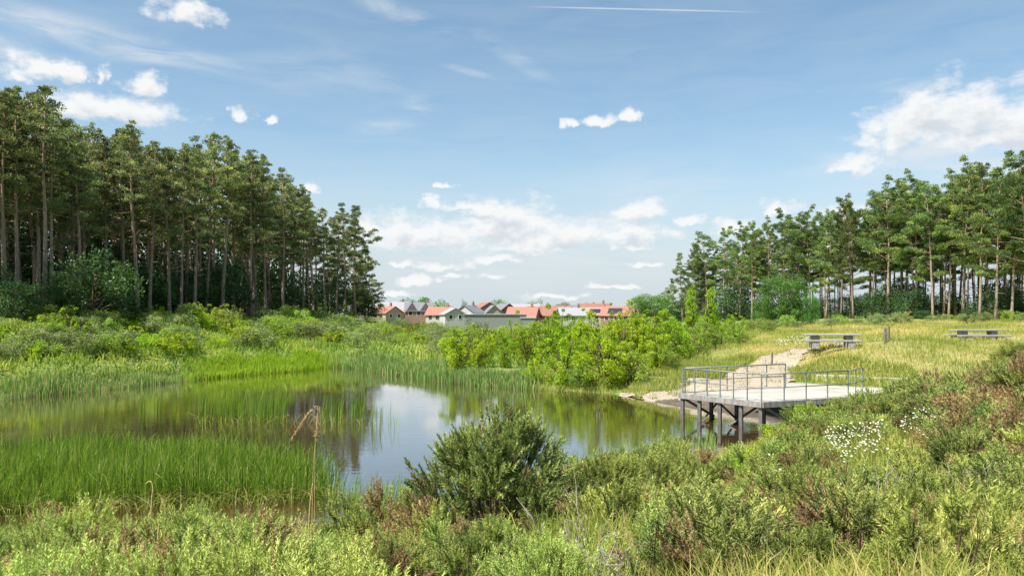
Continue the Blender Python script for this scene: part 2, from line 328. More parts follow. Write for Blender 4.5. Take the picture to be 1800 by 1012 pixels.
def bark_mat():
    m, nt, b, L, N = mat('pine_bark')
    tc = N('ShaderNodeTexCoord'); sp = N('ShaderNodeSeparateXYZ'); L.new(tc.outputs['Object'], sp.inputs[0])
    mp = N('ShaderNodeMapping'); mp.inputs['Scale'].default_value = (5, 5, 1.2); L.new(tc.outputs['Object'], mp.inputs['Vector'])
    n = N('ShaderNodeTexNoise'); n.inputs['Scale'].default_value = 2; n.inputs['Detail'].default_value = 6; L.new(mp.outputs[0], n.inputs['Vector'])
    r1 = ramp(N, [(.3, (.15, .105, .078)), (.7, (.38, .285, .22))]); r2 = ramp(N, [(.3, (.18, .11, .07)), (.7, (.34, .22, .15))])
    L.new(n.outputs[0], r1.inputs[0]); L.new(n.outputs[0], r2.inputs[0])
    mr = N('ShaderNodeMapRange'); mr.inputs['From Min'].default_value = 6; mr.inputs['From Max'].default_value = 13; L.new(sp.outputs[2], mr.inputs['Value'])
    mx = N('ShaderNodeMix'); mx.data_type = 'RGBA'; L.new(mr.outputs[0], mx.inputs['Factor']); L.new(r1.outputs[0], mx.inputs['A']); L.new(r2.outputs[0], mx.inputs['B'])
    oi = N('ShaderNodeObjectInfo'); mv = N('ShaderNodeMapRange'); mv.inputs['To Min'].default_value = .65; mv.inputs['To Max'].default_value = 1.25; L.new(oi.outputs['Random'], mv.inputs['Value'])
    hs = N('ShaderNodeHueSaturation'); L.new(mx.outputs['Result'], hs.inputs['Color']); L.new(mv.outputs[0], hs.inputs['Value'])
    L.new(hs.outputs[0], b.inputs['Base Color']); b.inputs['Roughness'].default_value = .9
    bp = N('ShaderNodeBump'); bp.inputs['Strength'].default_value = .5; bp.inputs['Distance'].default_value = .06; L.new(n.outputs[0], bp.inputs['Height']); L.new(bp.outputs[0], b.inputs['Normal'])
    return m
M['bark'] = bark_mat()
def ground_mat():
    m, nt, b, L, N = mat('heath_ground')
    tc = N('ShaderNodeTexCoord')
    n1 = N('ShaderNodeTexNoise'); n1.inputs['Scale'].default_value = .12; n1.inputs['Detail'].default_value = 8; n1.inputs['Roughness'].default_value = .65; L.new(tc.outputs['Object'], n1.inputs['Vector'])
    n2 = N('ShaderNodeTexNoise'); n2.inputs['Scale'].default_value = 2.5; n2.inputs['Detail'].default_value = 8; n2.inputs['Roughness'].default_value = .7; L.new(tc.outputs['Object'], n2.inputs['Vector'])
    at = N('ShaderNodeAttribute'); at.attribute_name = 'tint'
    r1 = ramp(N, [(.3, (.07, .1, .025)), (.5, (.14, .19, .035)), (.7, (.26, .25, .08))])
    r2 = ramp(N, [(.3, (.14, .15, .04)), (.5, (.27, .23, .08)), (.7, (.38, .3, .14))])
    ad = N('ShaderNodeMath'); ad.operation = 'MULTIPLY_ADD'; ad.inputs[1].default_value = .5; L.new(n1.outputs[0], ad.inputs[0])
    ml = N('ShaderNodeMath'); ml.operation = 'MULTIPLY'; ml.inputs[1].default_value = .5; L.new(n2.outputs[0], ml.inputs[0]); L.new(ml.outputs[0], ad.inputs[2])
    L.new(ad.outputs[0], r1.inputs[0]); L.new(ad.outputs[0], r2.inputs[0])
    mx = N('ShaderNodeMix'); mx.data_type = 'RGBA'; L.new(at.outputs['Fac'], mx.inputs['Factor']); L.new(r1.outputs[0], mx.inputs['A']); L.new(r2.outputs[0], mx.inputs['B'])
    L.new(mx.outputs['Result'], b.inputs['Base Color']); b.inputs['Roughness'].default_value = .95
    bp = N('ShaderNodeBump'); bp.inputs['Strength'].default_value = .6; bp.inputs['Distance'].default_value = .15; L.new(n2.outputs[0], bp.inputs['Height']); L.new(bp.outputs[0], b.inputs['Normal'])
    return m
M['ground'] = ground_mat()
M['sand'] = rough_mat('pale_sand', (.23, .19, .14), (.28, .235, .175), 2.2, .95, .25, c3=(.33, .285, .215))
M['mud_shade'] = rough_mat('shade_painted_mud', (.05, .038, .025), (.11, .085, .06), 3, .8, .5)  # muddy brown darkened to paint in the shade below the deck
def water_mat():
    m, nt, b, L, N = mat('pond_water')
    b.inputs['Base Color'].default_value = (.048, .029, .012, 1); b.inputs['Roughness'].default_value = .02; b.inputs['IOR'].default_value = 1.55
    tc = N('ShaderNodeTexCoord')
    mp = N('ShaderNodeMapping'); mp.inputs['Scale'].default_value = (.55, 1.6, 1); L.new(tc.outputs['Object'], mp.inputs['Vector'])
    n = N('ShaderNodeTexNoise'); n.inputs['Scale'].default_value = 2.2; n.inputs['Detail'].default_value = 4; L.new(mp.outputs[0], n.inputs['Vector'])
    n2 = N('ShaderNodeTexNoise'); n2.inputs['Scale'].default_value = .09; n2.inputs['Detail'].default_value = 2; L.new(tc.outputs['Object'], n2.inputs['Vector'])
    mr = N('ShaderNodeMapRange'); mr.inputs['From Min'].default_value = .4; mr.inputs['From Max'].default_value = .65; mr.inputs['To Min'].default_value = .02; mr.inputs['To Max'].default_value = .085; L.new(n2.outputs[0], mr.inputs['Value'])
    bp = N('ShaderNodeBump'); bp.inputs['Distance'].default_value = .1; L.new(mr.outputs[0], bp.inputs['Strength']); L.new(n.outputs[0], bp.inputs['Height']); L.new(bp.outputs[0], b.inputs['Normal'])
    b.inputs['Coat Weight'].default_value = .9; b.inputs['Coat IOR'].default_value = 1.6; b.inputs['Coat Roughness'].default_value = .02; L.new(bp.outputs[0], b.inputs['Coat Normal'])
    return m
M['water'] = water_mat()
def deck_mat():
    m, nt, b, L, N = mat('pale_deck_boards')
    tc = N('ShaderNodeTexCoord'); mp = N('ShaderNodeMapping'); mp.inputs['Rotation'].default_value = (0, 0, math.radians(-23)); L.new(tc.outputs['Object'], mp.inputs['Vector'])
    sp = N('ShaderNodeSeparateXYZ'); L.new(mp.outputs[0], sp.inputs[0])
    dv = N('ShaderNodeMath'); dv.operation = 'DIVIDE'; dv.inputs[1].default_value = .145; L.new(sp.outputs[1], dv.inputs[0])
    fl = N('ShaderNodeMath'); fl.operation = 'FLOOR'; L.new(dv.outputs[0], fl.inputs[0]); wn = N('ShaderNodeTexWhiteNoise'); wn.noise_dimensions = '1D'; L.new(fl.outputs[0], wn.inputs['W'])
    fr = N('ShaderNodeMath'); fr.operation = 'FRACT'; L.new(dv.outputs[0], fr.inputs[0]); gp = N('ShaderNodeMath'); gp.operation = 'LESS_THAN'; gp.inputs[1].default_value = .07; L.new(fr.outputs[0], gp.inputs[0])
    n = N('ShaderNodeTexNoise'); n.inputs['Scale'].default_value = 1.3; n.inputs['Detail'].default_value = 8; L.new(tc.outputs['Object'], n.inputs['Vector'])
    ad = N('ShaderNodeMath'); ad.operation = 'MULTIPLY_ADD'; ad.inputs[1].default_value = .35; L.new(wn.outputs['Value'], ad.inputs[0]); L.new(n.outputs[0], ad.inputs[2])
    r = ramp(N, [(.35, (.25, .23, .195)), (.65, (.35, .33, .285)), (.95, (.43, .41, .36))]); L.new(ad.outputs[0], r.inputs[0])
    mx = N('ShaderNodeMix'); mx.data_type = 'RGBA'; L.new(gp.outputs[0], mx.inputs['Factor']); L.new(r.outputs[0], mx.inputs['A']); mx.inputs['B'].default_value = (.14, .13, .11, 1)
    L.new(mx.outputs['Result'], b.inputs['Base Color']); b.inputs['Roughness'].default_value = .85
    return m
M['deck'] = deck_mat()
M['timber'] = rough_mat('weathered_timber', (.15, .145, .14), (.3, .29, .27), 6, .85, .3, (1, 1, .3))
M['pile'] = rough_mat('weathered_pile', (.07, .066, .062), (.17, .162, .15), 6, .85, .3, (3, 3, .4))
M['galv'] = rough_mat('galvanised_steel', (.17, .19, .19), (.27, .29, .29), 12, .5, .05, metal=.4)
M['concrete'] = rough_mat('concrete', (.2, .193, .18), (.34, .325, .3), 9, .9, .25)
M['post'] = rough_mat('dark_post', (.08, .07, .06), (.2, .17, .14), 10, .9, .3)
M['stone'] = rough_mat('pale_sleeper', (.34, .3, .24), (.52, .47, .4), 5, .9, .4)
for nm, a, c in (('roof_red', (.26, .1, .07), (.35, .155, .115)), ('roof_pink', (.33, .17, .135), (.42, .24, .2)), ('roof_brown', (.2, .085, .065), (.28, .13, .1)), ('roof_grey', (.11, .115, .13), (.18, .185, .2)),
                 ('roof_dark', (.06, .065, .075), (.12, .12, .135)), ('roof_pale', (.21, .22, .24), (.29, .3, .32))):
    M[nm] = rough_mat(nm, a, c, 3, .85, .2, (1, 1, 4))
for nm, a, c in (('wall_white', (.34, .335, .32), (.43, .425, .41)), ('wall_brick', (.22, .12, .085), (.3, .18, .13)), ('wall_buff', (.3, .25, .2), (.38, .32, .26)), ('wall_grey', (.15, .17, .165), (.21, .23, .22)), ('wall_dark', (.07, .07, .075), (.11, .11, .115))):
    M[nm] = rough_mat(nm, a, c, 4, .9, .15)
def glass_mat():
    m, nt, b, L, N = mat('window_glass'); b.inputs['Base Color'].default_value = (.03, .04, .05, 1); b.inputs['Roughness'].default_value = .08
    return m
M['glass'] = glass_mat()
M['frame'] = rough_mat('white_frame', (.7, .7, .68), (.8, .8, .78), 5, .6, 0)
M['panel'] = rough_mat('solar_panel', (.02, .025, .04), (.035, .04, .06), 5, .25, 0)

# ------------------------------------------------------------------ terrain
POND = [W(*p) for p in [(-900,13),(-500,13.5),(-200,14),(0,15.2),(200,16),(400,15.6),(600,15.8),(800,17),(1000,19.5),(1150,22.5),(1260,25.2),(1335,27.8),(1400,29.6),(1450,31.6),(1470,34),(1380,36.2),
   (1290,37.8),(1205,39.5),(1150,41.3),(1080,45),(1000,46.6),(950,47.6),(850,50),(760,54.5),(680,60.6),(640,65),(600,67),(560,65.5),(540,63.5),(420,58),(330,54),(200,48),(100,45),(0,42),(-200,39.5),(-600,36),(-1100,26)]]
POND = np.array(POND)
def pond_sd(X, Y):
    """signed distance to the shoreline, negative in the water"""
    X = np.asarray(X, float).ravel(); Y = np.asarray(Y, float).ravel(); best = np.full(len(X), 1e9); ins = np.zeros(len(X), bool)
    for i in range(len(POND)):
        ax, ay = POND[i - 1]; bx, by = POND[i]; dx, dy = bx - ax, by - ay
        t = np.clip(((X - ax) * dx + (Y - ay) * dy) / (dx * dx + dy * dy), 0, 1)
        best = np.minimum(best, np.hypot(X - ax - t * dx, Y - ay - t * dy))
        c = ((ay > Y) != (by > Y)); with_ = (by - ay) if by != ay else 1e-9
        ins ^= c & (X < (bx - ax) * (Y - ay) / with_ + ax)
    best = np.minimum(best, 500)
    return np.where(ins, -best, best)
CTRL = [ # (column, depth, height) read off the photograph
 (900,1,3.1),(100,1,3.1),(1700,1,3.2),(300,5,2.55),(900,5,2.65),(1500,5,2.95),(-200,8,2.0),(200,9,1.7),(600,9,1.75),(900,10,1.85),(1200,10,1.9),(1500,10,2.1),(1800,10,2.5),(2200,10,2.8),
 (100,13,.7),(500,13,.7),(850,14,.75),(1150,15,1.05),(1400,15,1.35),(1650,15,2.05),(1900,15,2.6),(1250,20,.7),(1450,20,1.15),(1650,20,2.0),(1850,20,2.6),(2200,20,3.2),
 (1430,26,.75),(1560,27,1.2),(1480,29.5,.6),(1700,27,2.0),(1900,27,2.6),(1500,32.5,.5),(1600,34,1.15),(1590,37,1.05),(1480,37,.95),(1400,39,.95),(1320,40,.85),(1230,44,1.0),(1300,46,1.25),(1400,45,1.5),(1450,41,1.3),(1640,38,1.5),(1750,40,2.2),(1900,40,2.6),
 (1360,51,1.95),(1370,58,2.5),(1462,46,2.7),(1480,42,2.0),(1560,46,3.05),(1700,50,2.9),(1900,50,3.2),(1150,55,1.0),(1250,60,1.9),(1350,70,2.8),(1500,75,3.3),(1700,80,3.5),(1950,80,3.6),(1600,105,3.8),(1400,120,3.5),(1250,150,2.8),(1200,210,2.2),
 (950,56,.8),(850,60,.8),(760,66,.9),(680,74,1.1),(900,90,1.4),(700,100,1.5),(1050,95,1.5),(850,150,.4),(1000,150,.4),(650,140,2.5),(620,110,2.6),
 (560,80,1.9),(500,95,3.2),(600,140,3.6),(420,74,2.4),(420,92,3.7),(300,66,2.3),(280,80,3.9),(150,56,1.9),(150,70,3.9),(0,50,2.0),(0,61,3.8),(-200,46,1.7),(-300,56,3.5),(-200,90,4.2),(100,140,4.5),(400,180,4.2),(-600,50,3),
 (850,230,-2),(1000,230,-2),(700,230,-2),(1150,230,-1.0),(850,330,-2),(600,330,0),(1300,330,0),(1700,300,1.5),(200,350,3),(2200,120,4.0),(2500,60,4),(-1500,30,2.5),(3000,20,3.5),(-3000,5,2.5)]
_c = np.array([(*W(p, d), z) for p, d, z in CTRL])
_D = np.linalg.norm(_c[:, None, :2] - _c[None, :, :2], axis=2) + np.eye(len(_c)) * -0.6
_A = np.zeros((len(_c) + 1,) * 2); _A[:-1, :-1] = _D; _A[-1, :-1] = 1; _A[:-1, -1] = 1
_w = np.linalg.solve(_A, np.concatenate([_c[:, 2], [0]]))
def Hgt(X, Y):
    X = np.asarray(X, float); shp = X.shape; X = X.ravel(); Y = np.asarray(Y, float).ravel(); out = np.zeros(len(X))
    for i in range(0, len(X), 60000):
        x = X[i:i + 60000]; y = Y[i:i + 60000]
        out[i:i + 60000] = np.hypot(x[:, None] - _c[None, :, 0], y[:, None] - _c[None, :, 1]) @ _w[:-1] + _w[-1]
    far = np.clip((np.hypot(X, Y - 100) - 260) / 400, 0, 1); out = out * (1 - far) + 0.5 * far
    out += .10 * np.sin(X * .9 + 1.3 * np.sin(Y * .5)) * np.cos(Y * .7 + X * .23) + .05 * np.sin(X * 2.3 + Y * 1.1)
    sd = pond_sd(X, Y); s = np.clip(sd / 3.0, 0, 1); s = s * s * (3 - 2 * s)
    land = .04 + np.minimum(np.maximum(out, .12), 9) * (.08 * np.clip(sd / .8, 0, 1) + .92 * s)
    bed = np.maximum(sd * .3, -.9) - .02
    return np.where(sd > 0, np.where(sd < .3, .04 * sd / .3 + land * sd / .3 * .6, land), bed).reshape(shp)
def h1(x, y): return float(Hgt(np.array([x]), np.array([y]))[0])
def axis(lo, hi, step, grow, end):
    a = list(np.arange(lo, hi, step)); d = step
    while a[-1] < end: d *= grow; a.append(a[-1] + d)
    return a
def in_poly(X, Y, poly):
    poly = np.asarray(poly); ins = np.zeros(len(X), bool)
    for i in range(len(poly)):
        ax, ay = poly[i - 1]; bx, by = poly[i]
        if ay == by: continue
        ins ^= ((ay > Y) != (by > Y)) & (X < (bx - ax) * (Y - ay) / (by - ay) + ax)
    return ins
def scatter(polypx, n):
    """n random ground points inside a polygon given as (column, depth)"""
    poly = np.array([W(*p) for p in polypx]); lo = poly.min(0); hi = poly.max(0); out = np.zeros((0, 2))
    while len(out) < n:
        p = rng.uniform(lo, hi, (n * 2, 2)); out = np.concatenate([out, p[in_poly(p[:, 0], p[:, 1], poly)]])
    return out[:n]
DRY = [(1290,41),(1300,50),(1340,60),(1300,85),(1900,85),(1950,36),(1640,35),(1500,38),(1420,43)]
DRYP = np.array([W(*p) for p in DRY])
GRID = {}
def on_grid(X, Y):
    xs, ys, Z = GRID['xs'], GRID['ys'], GRID['Z']; i = np.clip(np.searchsorted(xs, X) - 1, 0, len(xs) - 2); j = np.clip(np.searchsorted(ys, Y) - 1, 0, len(ys) - 2)
    u = (X - xs[i]) / (xs[i + 1] - xs[i]); v = (Y - ys[j]) / (ys[j + 1] - ys[j])
    return (Z[j, i] * (1 - u) + Z[j, i + 1] * u) * (1 - v) + (Z[j + 1, i] * (1 - u) + Z[j + 1, i + 1] * u) * v
def build_ground():
    ys = axis(-30, 85, .8, 1.07, 3500); xp = axis(0, 62, .8, 1.08, 3000); xs = [-v for v in xp[:0:-1]] + xp
    X, Y = np.meshgrid(xs, ys); Z = Hgt(X, Y); GRID.update(xs=np.array(xs), ys=np.array(ys), Z=Z)
    t = np.zeros(X.size); ins = in_poly(X.ravel(), Y.ravel(), DRYP); t[ins] = .85
    near = (X.ravel() > 3) & (Y.ravel() < 30); t[near] = .45
    nx, ny = len(xs), len(ys); i = np.arange(ny - 1)[:, None] * nx; j = np.arange(nx - 1)[None]
    Fc = np.stack([i + j, i + j + 1, i + nx + j + 1, i + nx + j], -1).reshape(-1, 4)
    m = MB(); m.add(np.stack([X, Y, Z], -1).reshape(-1, 3), Fc, t)
    o = m.build('ground', M['ground'], smooth=True); tag(o, 'rolling heath ground around the pond', 'ground', kind='structure')
build_ground()
def build_water():
    m = MB(); P = POND.copy(); c = P.mean(0)
    x0, y0 = P.min(0) - 3; x1, y1 = P.max(0) + 3
    nx = ny = 40; xs = np.linspace(x0, x1, nx); ys = np.linspace(y0, y1, ny); X, Y = np.meshgrid(xs, ys)
    i = np.arange(ny - 1)[:, None] * nx; j = np.arange(nx - 1)[None]
    Fc = np.stack([i + j, i + j + 1, i + nx + j + 1, i + nx + j], -1).reshape(-1, 4)
    cen = np.stack([X, Y], -1).reshape(-1, 2)[Fc].mean(1); Fc = Fc[pond_sd(cen[:, 0], cen[:, 1]) < 4.5]
    m.add(np.stack([X, Y, X * 0], -1).reshape(-1, 3), Fc)
    tag(m.build('water', M['water'], smooth=True), 'still brown pond reflecting pines and sky', 'pond', kind='structure')
build_water()
def sheet(name, polypx, mt, lift, label, cat, step=.14, ragged=.22):
    poly = np.array([W(*p) for p in polypx]); lo = poly.min(0) - .5; hi = poly.max(0) + .5
    xs = np.arange(lo[0], hi[0], step); ys = np.arange(lo[1], hi[1], step); X, Y = np.meshgrid(xs, ys); nx, ny = len(xs), len(ys)
    i = np.arange(ny - 1)[:, None] * nx; j = np.arange(nx - 1)[None]
    Fc = np.stack([i + j, i + j + 1, i + nx + j + 1, i + nx + j], -1).reshape(-1, 4)
    cen = np.stack([X, Y], -1).reshape(-1, 2)[Fc].mean(1); cen += ragged * np.column_stack([np.sin(cen[:, 1] * 2.9 + cen[:, 0]) + .6 * np.sin(cen[:, 0] * 7.1), np.sin(cen[:, 0] * 3.3 - cen[:, 1]) + .6 * np.sin(cen[:, 1] * 6.3)])
    k = in_poly(cen[:, 0], cen[:, 1], poly); Fc = Fc[k]
    m = MB(); m.add(np.stack([X, Y, on_grid(X, Y) + lift + .008 * np.sin(X * 3.1 + 2 * np.sin(Y * 1.7)) * np.sin(Y * 2.7)], -1).reshape(-1, 3), Fc)
    tag(m.build(name, mt, smooth=True), label, cat, kind='structure')
sheet('path', [(1385,39),(1300,39.2),(1210,40.4),(1150,41.3),(1088,44.5),(1120,45.3),(1200,43.8),(1265,43),(1300,46),(1335,49),(1400,50.8),(1440,49),(1405,45),(1388,42)], M['sand'], .075, 'pale sandy path sloping down beside the platform to the shore', 'path')
sheet('trail', [(1440,46.5),(1500,48),(1560,50),(1640,49.5),(1800,48),(1800,49.5),(1640,51.5),(1560,52),(1480,50.5)], M['sand'], .075, 'narrow worn trail through dry grass by the picnic tables', 'path')

sheet('shore', [(1130,43),(1160,42.6),(1205,41.4),(1300,40.0),(1385,39.6),(1440,37.5),(1500,34.5),(1510,31.5),(1450,30),(1400,28.8),(1330,27)], M['mud_shade'], .07, 'muddy shore painted dark as shade under the platform', 'shore')  # dark sheet stands for the deck's shade on the muddy bank
# ------------------------------------------------------------------ viewing platform
def build_platform():
    zt = 1.15; root = empty('viewing_platform', (10.1, 31, 0)); O = np.array([10.1, 31.])
    tag(root, 'timber viewing platform with steel railings standing on piles over the pond', 'platform')
    A, B, C_, F_, G, E = (np.array(p) for p in ((7.5, 34.5), (10.1, 31.0), (14.5, 32.9), (18.4, 36.2), (15.4, 42.0), (13.2, 37.6)))
    poly = [A, B, C_, F_, G, E]
    def loc(p, z): return (p[0] - O[0], p[1] - O[1], z)
    m = MB(); n = 6
    m.add([loc(p, zt) for p in poly] + [loc(p, zt - .1) for p in poly], np.array([[0, 1, 2, 3, 4, 5], [11, 10, 9, 8, 7, 6]]))
    m.F.append((np.array([(i, i + 6, (i + 1) % 6 + 6, (i + 1) % 6) for i in range(6)]), 0))
    deck = m.build('deck', M['deck'], root)
    def beam(a, b, name, z, h, w, mt, off=0., parent=root):
        d = b - a; l = np.linalg.norm(d); d = d / l; nrm = np.array([d[1], -d[0]]); c = (a + b) / 2 + nrm * off
        mb = MB(); mb.box((0, 0, 0), (l, w, h), 0, bev=.008); o = mb.build(name, mt, parent)
        o.location = loc(c, z); o.rotation_euler = (0, 0, math.atan2(d[1], d[0])); return o
    beam(A, B, 'fascia', zt - .1, .24, .06, M['timber'], .035); beam(B, C_ + (C_ - B) * .02, 'fascia', zt - .1, .24, .06, M['timber'], .035)
    beam(C_, F_, 'fascia', zt - .1, .22, .06, M['timber'], .035); beam(E, A, 'fascia', zt - .1, .24, .06, M['timber'], .035)
    dAB = (B - A) / np.linalg.norm(B - A); inn = np.array([-dAB[1], dAB[0]]); inn = inn if inn @ np.array([1, .5]) > 0 else -inn
    def pile(p, h0=-.9):
        mb = MB(); mb.box((0, 0, (zt - .105 + h0) / 2), (.15, .15, zt - .105 - h0), .9, bev=.012); o = mb.build('pile', M['pile'], root); o.location = loc(p, 0)
    for t in (0.03, .25, .5, .75, .97): pile(A + (B - A) * t + inn * .09)
    for t in (.1, .42, .74): pile(A + (B - A) * t + inn * 1.7)
    for t in (.36, .7): pile(B + (C_ - B) * t + np.array([-.05, .2]), -.4)
    pile(A + (E - A) * .35 + np.array([.1, -.15])); pile(B + inn * 1.6 + np.array([1.6, 1.0]))
    def brace(a, za, b, zb):
        mb = MB(); mb.tube([loc(a, za), loc(b, zb)], .06, 4); mb.build('brace', M['pile'], root)
    brace(A + inn * .15 + dAB * .2, zt - .25, A + inn * 1.7 + dAB * .6, .05); brace(A + (B - A) * .5 + inn * .1, zt - .25, A + (B - A) * .42 + inn * 1.7, .05)
    brace(A + inn * 1.65 + dAB * 1.0, zt - .25, A + inn * .1 + dAB * 1.2, .0); brace(B + inn * .1 + np.array([.12, .05]), zt - .25, B + (C_ - B) * .33 + np.array([0, .2]), .2)
    brace(A + (B - A) * .74 + inn * 1.65, zt - .25, A + (B - A) * .6 + inn * .15, .0)
    # railings: galvanised posts with top and middle rail
    def railing(pts, counts, label):
        rl = empty('railing', (0, 0, 0)); rl.parent = root; rl['label'] = label
        hgt = 1.1; first = True
        for k in range(len(pts) - 1):
            a, b = pts[k], pts[k + 1]
            for i in range(0 if first else 1, counts[k] + 1):
                p = a + (b - a) * i / counts[k]; mb = MB(); mb.box((0, 0, hgt / 2), (.045, .045, hgt), math.atan2(*(b - a)[::-1]), bev=.006)
                mb.box((0, 0, .012), (.12, .12, .022), math.atan2(*(b - a)[::-1])); o = mb.build('post', M['galv'], rl); o.location = loc(p, zt)
            first = False
            for z, r in ((hgt + .02, .03), (hgt * .5, .022)):
                mb = MB(); mb.tube([loc(a, zt + z), loc(b, zt + z)], r, 8); mb.build('rail', M['galv'], rl, smooth=True)
    A2 = A + inn * .14 + dAB * .1; B2 = B + inn * .12 - dAB * .12; C2 = C_ + np.array([-.02, .17])
    railing([A2, B2, C2, C2 + np.array([1.35, 1.6])], [6, 4, 2], 'front railing along the open water')
    E2 = A2 + np.array([5.6, 2.75]); railing([A2 + np.array([.12, .06]), E2], [5], 'back railing along the landward side')
build_platform()

def sleeper_wall():
    root = empty('retaining_wall', (*W(1575, 38.2), 0)); tag(root, 'low pale sleeper wall edging the grass behind the platform', 'wall')
    x0, y0 = W(1575, 38.2); a = np.array(W(1432, 40.4)); b = np.array(W(1632, 37.6)); n = 5; d = (b - a); l = np.linalg.norm(d) / n
    for i in range(n):
        c = a + d * (i + .5) / n; 
        for j in range(2):
            mb = MB(); mb.box((0, 0, 0), (l - .02, .2, .19), 0, bev=.015); o = mb.build('sleeper', M['stone'], root)
            o.location = (c[0] - x0 + (j * .08), c[1] - y0 + j * .03, 1.22 + .195 * j + .03 * math.sin(i * 2.)); o.rotation_euler = (0, 0, math.atan2(d[1], d[0]) + .03 * math.sin(i * 5.))
sleeper_wall()

# ------------------------------------------------------------------ picnic tables and posts
def picnic_table(px, D, rz, label, L_=3.2):
    x, y = W(px, D); z = h1(x, y)
    root = empty('picnic_table', (x, y, z + .02), rz); tag(root, label, 'picnic table', 'concrete picnic tables on the grassy rise')
    m = MB(); m.box((0, 0, .76), (L_, .85, .09), bev=.015); m.build('tabletop', M['concrete'], root)
    for s in (-1, 1):
        m = MB(); m.box((s * L_ * .3, 0, .33), (.42, .5, .74), bev=.015); m.build('table_support', M['concrete'], root)
        m = MB(); m.box((s * .2, s * .95, .42), (L_ * 1.0, .42, .1), bev=.015); m.build('bench', M['concrete'], root)
        for t in (-1, 1):
            m = MB(); m.box((s * .2 + t * L_ * .32, s * .95, .16), (.4, .34, .4), bev=.015); m.build('bench_support', M['concrete'], root)
picnic_table(1462, 46, math.radians(-6), 'grey concrete picnic table with benches standing beside white flowers, nearer the water')
picnic_table(1718, 49.5, math.radians(3), 'grey concrete picnic table with benches alone on open dry grass', 3.3)
def post(px, D, h, w, label, twin=False):
    x, y = W(px, D); z = h1(x, y); m = MB()
    m.box((0, 0, h / 2 - .15), (w, w, h + .3), .3, bev=.02)
    m.box((0, 0, h + .02), (w * .7, w * .7, .04), .3, bev=.01)
    o = m.build('wooden_post', M['post']); o.location = (x, y, z); tag(o, label, 'post', 'wooden posts on the grassy rise')
post(1357, 46, .85, .1, 'thin grey wooden post standing alone near the sandy path')
post(1556, 45.5, .85, .14, 'dark wooden post between the picnic tables, left of the close pair')
post(1562, 46.2, .82, .12, 'dark wooden post between the picnic tables, right of the close pair')

# ------------------------------------------------------------------ plant builders
def unit(v): return v / (np.linalg.norm(v, axis=-1, keepdims=True) + 1e-9)
def pine_meshes(seed, H=20, cb=.5, spread=3.0, dens=44, dead=8, needle='pine', lean=0.0, nl=34, fat=1.0):
    global rng
    keep = rng; rng = np.random.default_rng(seed); R = rng
    t = MB(); c = MB(); k = 9
    zs = np.linspace(-.3, H * .97, k); wob = np.cumsum(R.normal(0, .12, (k, 2)), 0) * np.linspace(0, 1, k)[:, None]; wob[:, 0] += lean * (zs / H) ** 1.3 * H
    wob[0] = 0
    pts = np.column_stack([wob, zs]); r0 = .0115 * H; rad = r0 * (1 - .82 * np.clip(zs / H, 0, 1) ** .9); rad[0] *= 1.35
    t.tube(pts, rad, 8)
    def trunk_at(h): return np.array([np.interp(h, zs, pts[:, i]) for i in range(3)])
    for i in range(nl):
        tt = (i + R.uniform(-.3, .3)) / (nl - 1); tt = min(max(tt, 0), 1); h = H * (cb + (0.985 - cb) * tt ** .9)
        az = i * 2.4 + R.normal(0, .4); Ls = spread * max(.16, (1.0 - 1.75 * (tt - .28) ** 2) * (1 - .25 * tt) if needle == 'pine' else 1.02 - 1.15 * abs(tt - .4) ** 2.2 - .12 * tt) * R.uniform(.45, 1.2); up = math.radians(4 + 50 * tt ** 1.4 + R.normal(0, 11))
        d = np.array([math.cos(az) * math.cos(up), math.sin(az) * math.cos(up), math.sin(up)]); p0 = trunk_at(h)
        s = np.linspace(0, 1, 5)[:, None]; path = p0 + d * Ls * s + np.array([0, 0, 1]) * (.16 * Ls * (s ** 2 - .4 * s)) + R.normal(0, .05, (5, 3)) * s
        t.tube(path, np.linspace(.07 * (1 - .55 * tt), .015, 5), 4, cap=False)
        side = np.array([-d[1], d[0], 0]); nc = int(3 + Ls * 1.5)
        for q in range(nc):
            sq = R.uniform(.45, 1.04); cc = p0 + d * Ls * sq + side * R.normal(0, .22 * Ls * (.5 + .5 * sq)) * .9 + np.array([0, 0, .16 * Ls * (sq ** 2 - .4 * sq) + R.normal(0, .12)])
            rr = R.uniform(.4, .82) * fat * (.5 + .5 * min(Ls / spread, 1.1)); n = int(dens * (rr / .5) ** 1.6); v = unit(R.normal(size=(n, 3))); v[:, 2] = np.where(v[:, 2] < -.25, -v[:, 2], v[:, 2])
            P = cc + v * np.array([rr, rr, rr * .68]) * R.uniform(.45, 1.0, (n, 1))
            A = unit(v * .8 + np.array([0, 0, .4]) + R.normal(0, .4, (n, 3))); Nn = unit(np.array([0, 0, .7]) + v * .3 + R.normal(0, .6, (n, 3)))
            tint = np.clip(R.normal(.42, .26) + R.normal(0, .16, n), 0, 1)
            c.leaves(P, A, Nn, R.uniform(.17, .32, n), R.uniform(.07, .12, n), tint)
    for i in range(dead):
        h = H * R.uniform(cb * .5, cb * 1.0); az = R.uniform(0, 6.3); Ls = R.uniform(.5, 2.0); p0 = trunk_at(h)
        s = np.linspace(0, 1, 4)[:, None]; d = np.array([math.cos(az), math.sin(az), R.uniform(-.25, .35)])
        t.tube(p0 + d * Ls * s + R.normal(0, .07, (4, 3)) * s, np.linspace(.035, .008, 4), 4, cap=False)
    rng = keep
    return [('trunk', t.mesh('trunk', M['bark'], True)), ('crown', c.mesh('crown', M[needle]))]

